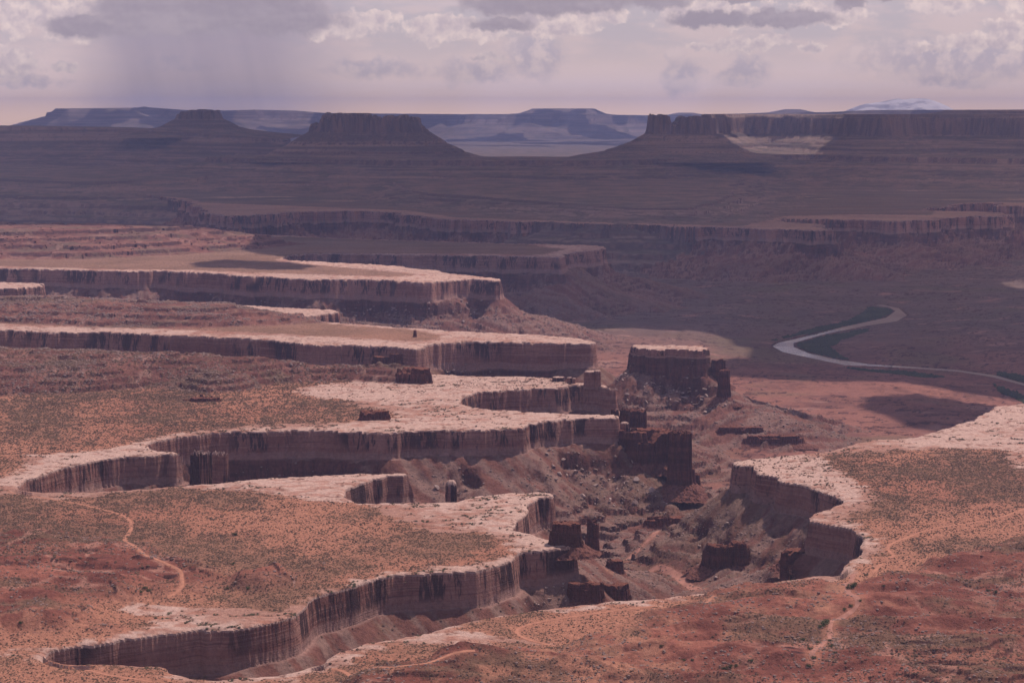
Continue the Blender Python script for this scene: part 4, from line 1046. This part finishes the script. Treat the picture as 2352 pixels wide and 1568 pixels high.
REDST = stone_mat('red_stone', (0.10, 0.045, 0.038), (0.20, 0.10, 0.08))
def stone_verts(seed, flat=0.75):
    rg = np.random.default_rng(seed); V = I2 * 1.0
    for _ in range(11):                              # chop facets off a ball
        d = rg.normal(size=3); d /= np.linalg.norm(d); c = rg.uniform(0.30, 0.7)
        over = np.maximum(V @ d - c, 0); V = V - over[:, None] * d
    V[:, 0] *= rg.uniform(0.9, 1.4); V[:, 1] *= rg.uniform(0.8, 1.2); V[:, 2] *= flat * rg.uniform(0.7, 1.2)
    return V
STONES = [raw_mesh('boulder', stone_verts(700 + i), FI2, PALEST, smooth=False) for i in range(9)]
def in_poly_px(P, n, rg):
    P = np.array(P, float); lo, hi = P.min(0), P.max(0); out = []
    while len(out) < n:
        q = lo + rg.random(2) * (hi - lo); x, y = q; c = False
        for i in range(len(P)):
            x0, y0 = P[i]; x1, y1 = P[(i + 1) % len(P)]
            if (y0 > y) != (y1 > y) and x < (x1 - x0) * (y - y0) / (y1 - y0) + x0: c = not c
        if c: out.append((x, y))
    return out
BOULD = [('below the tip of the long bright mesa', [(1240, 1030), (1330, 1040), (1420, 1090), (1500, 1130), (1580, 1170), (1500, 1190), (1380, 1165), (1270, 1100)], 62, 2.0, 5.5),
         ('around the foot of the small lone butte', [(1395, 880), (1440, 850), (1470, 880), (1560, 880), (1600, 850), (1630, 900), (1730, 930), (1640, 950), (1540, 945), (1440, 930)], 62, 2.5, 6.5),
         ('under the tip of the upper sunlit mesa', [(780, 700), (860, 690), (960, 690), (1080, 680), (1130, 690), (1240, 740), (1180, 755), (1050, 740), (960, 735), (800, 730)], 50, 3.0, 8),
         ('under the nearest mesa beside the canyon', [(1190, 1345), (1270, 1340), (1330, 1330), (1400, 1350), (1440, 1375), (1300, 1390), (1200, 1390)], 34, 1.2, 3.5),
         ('on the shaded slope under the eastern cliff', [(1560, 1230), (1640, 1190), (1700, 1200), (1740, 1290), (1700, 1330), (1600, 1330), (1540, 1290)], 40, 1.2, 4),
         ('beside the bright mesa wall below the red ridge', [(990, 840), (1060, 830), (1120, 840), (1130, 858), (1040, 860)], 20, 2, 5)]
rg = np.random.default_rng(77)
for gi, (where, P_, n, lo, hi) in enumerate(BOULD):
    for (a, b) in in_poly_px(P_, n, rg):
        q = cast(a, b)
        if q is None: continue
        s = lo + (hi - lo) * rg.random() ** 2.6
        o = bpy.data.objects.new('boulder', STONES[rg.integers(9)]); COL.objects.link(o)
        o.location = (q[0], q[1], float(ground(q[0], q[1])) + s * 0.25)
        o.scale = (s, s, s * 0.9); o.rotation_euler = (rg.uniform(-.4, .4), rg.uniform(-.4, .4), rg.uniform(0, 6.28))
        o['label'] = 'pale fallen boulder on the rubble slope ' + where; o['category'] = 'boulder'; o['group'] = 'boulders ' + where
# a few boulders that stand out
for a, b, s, lab in [(1340, 1142, 6, None), (1453, 1063, 5, None), (1461, 1102, 7.0, None), (1500, 1128, 6.5, None), (1002, 1122, 5.5, None)]:
    q = cast(a, b)
    if q is None: continue
    o = bpy.data.objects.new('boulder', STONES[int(s) % 9]); COL.objects.link(o)
    o.location = (q[0], q[1], q[2] + s * .3); o.scale = (s, s, s)
    o['label'] = 'pale fallen boulder on the rubble slope ' + BOULD[0][0]; o['category'] = 'boulder'; o['group'] = 'boulders ' + BOULD[0][0]
def merge_scatter(name, P, S, base_V, base_F, mat, seed, squash=(1, 1, .8), jitter=0.25):
    rg = np.random.default_rng(seed); n = len(P); k = len(base_V)
    a = rg.uniform(0, 6.28, n); c, s = np.cos(a)[:, None], np.sin(a)[:, None]
    B = base_V[None] * (1 + rg.uniform(-jitter, jitter, (n, k, 1))) * np.array(squash)[None, None]
    X = B[:, :, 0] * c - B[:, :, 1] * s; Y = B[:, :, 0] * s + B[:, :, 1] * c
    V = np.stack([X, Y, B[:, :, 2]], -1) * S[:, None, None] + P[:, None, :]
    F = (base_F[None] + (np.arange(n) * k)[:, None, None]).reshape(-1, base_F.shape[1])
    return link(name, raw_mesh(name, V.reshape(-1, 3), F, mat, smooth=False), kind='stuff')
area_w = (YG32 / YG32.max()) ** 2
def pick(W, n, seed):
    rg = np.random.default_rng(seed); w = (W * area_w).ravel().astype(np.float64); c = np.cumsum(w); c /= c[-1]
    k = np.searchsorted(c, rg.random(n)); r = k // NC; q = k % NC
    y = YS[np.clip(r, 0, NR - 2)] * (1 + rg.random(n) * DR); u = US[np.clip(q, 0, NC - 2)] + rg.random(n) * (US[1] - US[0])
    x = u * y; return np.column_stack([x, y, ground(x, y)])
talus_w = (tmask > 0.2) * (DEPN > 1.5) * (OWN > 0) * (YG32 < 5600) * (np.abs(U2) < 0.30) * (0.05 + sst(N60 * 0.5 + 0.5 * v3 + 0.3 * v1 + (RIDT - 0.3), 0.0, 0.5)) * (1 / np.clip(YG32 / 1500, 1, 9) ** 1.2)
talus_w = talus_w + (HILL > 0.5) * (YG32 < 4600) * (np.abs(U2) < 0.3) * sst(N60 + v1, -0.1, 0.4) * 0.35
P_ = pick(talus_w, 48000, 5); rg = np.random.default_rng(6)
merge_scatter('rubble', P_, (0.6 + 1.5 * rg.random(len(P_)) ** 2.5) * np.clip(P_[:, 1] / 2200, 0.8, 2.2), I1, FI1, PALEST, 8, (1.2, .9, .65))
print('boulders', round(time.time() - T0, 1))

# ------------------------------------------------------------------ desert scrub
def leaf_mat(name, lo, hi):
    m = bpy.data.materials.new(name); m.use_nodes = True; t = NT(m.node_tree); bs = t.n['Principled BSDF']; bs.inputs['Roughness'].default_value = 0.9
    bs.inputs['Specular IOR Level'].default_value = 0.1
    pos = t.new('ShaderNodeNewGeometry').outputs['Position']
    f = t.m('ADD', t.m('MULTIPLY', t.noise(pos, 0.9, 2, 0.5), 0.7), t.m('MULTIPLY', t.noise(pos, 0.012, 3, 0.5), 0.6))
    t.l.new(t.mix(t.mapr(f, 0.4, 0.9), lo, hi), bs.inputs['Base Color']); return m
SCRUB = leaf_mat('scrub_leaves', (0.082, 0.050, 0.036), (0.165, 0.102, 0.066))
OCT = np.array([(1, 0, .3), (0.3, .95, .25), (-.8, .6, .35), (-.8, -.6, .25), (.3, -.95, .35), (0.1, 0.1, 1), (0, 0, -.1)], float)
OF = np.array([(0, 1, 5), (1, 2, 5), (2, 3, 5), (3, 4, 5), (4, 0, 5), (1, 0, 6), (2, 1, 6), (3, 2, 6), (4, 3, 6), (0, 4, 6)])
fade = 1 / np.clip(YG32 / 1400, 1, 9) ** 1.0
clump = sst(v3 * 1.2 + N14 * 0.5, -0.35, 0.45)
sw_ = onbench * soil * (YG32 < 3600) * (np.abs(U2) < 0.31) * fade * (1 - ROADM) * (0.45 + 0.6 * VEG) * (0.5 + clump) * (1 - LOWRED * (0.25 + 0.75 * sst(fbm(XG32 * 0.4, YG32, 90, 4, 281), -0.12, 0.12))) * (1 - 0.5 * HILL)
P_ = pick(sw_, 190000, 15); rg = np.random.default_rng(16)
merge_scatter('scrub', P_, (0.34 + 0.85 * rg.random(len(P_)) ** 2.6) * np.clip(P_[:, 1] / 1900, 0.85, 1.6), OCT, OF, SCRUB, 18, (1.15, 1.15, .8), .35)
sw2 = onbench * (1 - soil) * (YG32 < 3300) * (np.abs(U2) < 0.31) * fade * (crack > 0.4) * sst(N60 + v1, -0.1, .3)
P_ = pick(sw2, 5000, 25)
merge_scatter('scrub', P_, 0.4 + 1.0 * rg.random(len(P_)) ** 2.5, OCT, OF, leaf_mat('crack_scrub_leaves', (0.05, 0.05, 0.03), (0.10, 0.09, 0.05)), 28, (1.2, 1.2, .8), .35)
sw3 = (OWN > 0) * (tmask > 0.3) * (YG32 < 3400) * (np.abs(U2) < 0.31) * fade * sst(v2 + v3 * .5, 0, .4)
P_ = pick(sw3, 14000, 35)
merge_scatter('scrub', P_, 0.5 + 1.2 * rg.random(len(P_)) ** 2, OCT, OF, SCRUB, 38, (1.2, 1.2, .8), .35)
sw4 = gm * (YG32 > 3500)
P_ = pick(sw4, 9000, 45)
merge_scatter('riverside_shrubs', P_, 2.0 + 3.5 * rg.random(len(P_)) ** 1.5, OCT, OF, leaf_mat('tamarisk_leaves', (0.035, 0.048, 0.026), (0.070, 0.088, 0.045)), 48, (1.2, 1.2, .9), .35)
# the larger green bushes that can be counted
GREENB = leaf_mat('bush_leaves', (0.035, 0.060, 0.022), (0.085, 0.125, 0.045)); STEM = simple_mat('bush_stem', (0.10, 0.07, 0.05))
def bush_mesh(seed):
    rg = np.random.default_rng(seed); V = []; F = []
    lobes = [(rg.uniform(-.6, .6), rg.uniform(-.6, .6), rg.uniform(.35, .7), rg.uniform(.3, .5)) for _ in range(7)]
    for i in range(520):
        lx, ly, lz, r = lobes[rg.integers(7)]
        d = rg.normal(size=3); d /= np.linalg.norm(d); c = np.array([lx, ly, lz]) + d * r * rg.uniform(.5, 1.05)
        if c[2] < 0.02: c[2] = 0.02 + rg.random() * .1
        a = rg.normal(size=3); a /= np.linalg.norm(a); b = np.cross(a, rg.normal(size=3)); b /= np.linalg.norm(b); s = rg.uniform(.05, .11)
        k = len(V); V += [c - a * s, c + b * s * .5, c + a * s, c - b * s * .5]; F.append((k, k + 1, k + 2, k + 3))
    sv, sf = [], []
    for j in range(5):
        e = np.array([lobes[j][0], lobes[j][1], lobes[j][2]]); k = len(sv)
        for (p, w) in ((np.zeros(3), .05), (e, .02)):
            sv += [p + (w, 0, 0), p + (0, w, 0), p + (-w, 0, 0), p + (0, -w, 0)]
        sf += [(k + q, k + (q + 1) % 4, k + 4 + (q + 1) % 4, k + 4 + q) for q in range(4)]
    return raw_mesh('foliage', np.array(V), np.array(F), GREENB, smooth=False), raw_mesh('stem', np.array(sv), np.array(sf), STEM, smooth=False)
BM = [bush_mesh(900 + i) for i in range(5)]
def bush(px, py, s, i, label, group=None):
    q = cast(px, py)
    if q is None: return
    o = bpy.data.objects.new('bush', None); COL.objects.link(o); o.location = (q[0], q[1], float(ground(q[0], q[1])) - .1); o.scale = (s, s, s * .85); o.rotation_euler = (0, 0, i * 1.7)
    o['label'] = label; o['category'] = 'bush'
    if group: o['group'] = group
    f, t_ = BM[i % 5]
    link('foliage', f, parent=o); link('stem', t_, parent=o)
WB = [(1957, 1349, 5.5), (1962, 1344, 4), (1949, 1352, 3.6), (1893, 1434, 5), (1900, 1427, 3.6), (1884, 1440, 3), (1954, 1393, 3), (1940, 1400, 2.6), (1905, 1472, 2.6), (1908, 1484, 2.8), (1860, 1491, 3), (1845, 1470, 3),
      (1868, 1512, 3.2), (1880, 1476, 2.5), (1990, 1322, 2.6), (2030, 1346, 2.4), (1975, 1380, 2.3), (1917, 1500, 2.5), (1855, 1530, 3.0)]
for i, (a, b, s) in enumerate(WB): bush(a, b, s, i, 'green bush beside the dry wash that winds through the near red hills', 'bushes along the near dry wash')
for i, (a, b, s) in enumerate([(1725, 1519, 3), (1676, 1532, 3.4), (1664, 1537, 3), (1690, 1530, 2.6), (1571, 1517, 2.6), (1518, 1484, 2.2), (1590, 1517, 2.2)]):
    bush(a, b, s, i, 'low green bush in a gully of the near red hills, away from the wash', 'bushes in the near gullies')
for i, (a, b, s) in enumerate([(540, 1229, 4.2), (534, 1296, 3), (333, 1352, 3.6), (342, 1357, 3.4), (325, 1360, 3), (388, 1410, 2.8), (47, 1432, 3), (570, 1352, 3), (522, 1352, 2.6), (2285, 1361, 3.4), (2270, 1358, 3.0), (2100, 1295, 2.4)]):
    labs = ['lone dark bush in the middle of the wide scrub flat', 'lone bush in the scrub beside the left edge of the orange sand flat', 'green bush at the left of three in the hollow beside the road end',
            'middle green bush of three in the hollow beside the road end', 'lowest green bush of three in the hollow beside the road end', 'bush on the pale rock patch above the near canyon',
            'dark bush far left in the near red hills', 'bush in a gully below the scrub flat, right one of two', 'bush in a gully below the scrub flat, left one of two',
            'right one of two bushes in a hollow of the right-hand red hills', 'left one of two bushes in a hollow of the right-hand red hills', 'lone bush below the road bend on the eastern bench']
    bush(a, b, s, i, labs[i])
print('plants', round(time.time() - T0, 1))
# ------------------------------------------------------------------ haze
def haze():
    x0, x1, y0, y1, z0, z1 = -24000, 24000, -4000, 50000, -420, 860
    V = [(x, y, z) for z in (z0, z1) for y in (y0, y1) for x in (x0, x1)]
    F = [(0, 2, 3, 1), (4, 5, 7, 6), (0, 1, 5, 4), (2, 6, 7, 3), (0, 4, 6, 2), (1, 3, 7, 5)]
    m = bpy.data.materials.new('haze'); m.use_nodes = True; nt = m.node_tree; nt.nodes.clear()
    out = nt.nodes.new('ShaderNodeOutputMaterial'); v = nt.nodes.new('ShaderNodeVolumePrincipled')
    v.inputs['Density'].default_value = HAZE_DENSITY; v.inputs['Color'].default_value = (*HAZE_COL, 1); v.inputs['Anisotropy'].default_value = 0.35
    nt.links.new(v.outputs[0], out.inputs['Volume'])
    m.cycles.homogeneous_volume = True
    link('haze', raw_mesh('haze', V, F, m, smooth=False), kind='stuff')
haze()
print('done', round(time.time() - T0, 1))
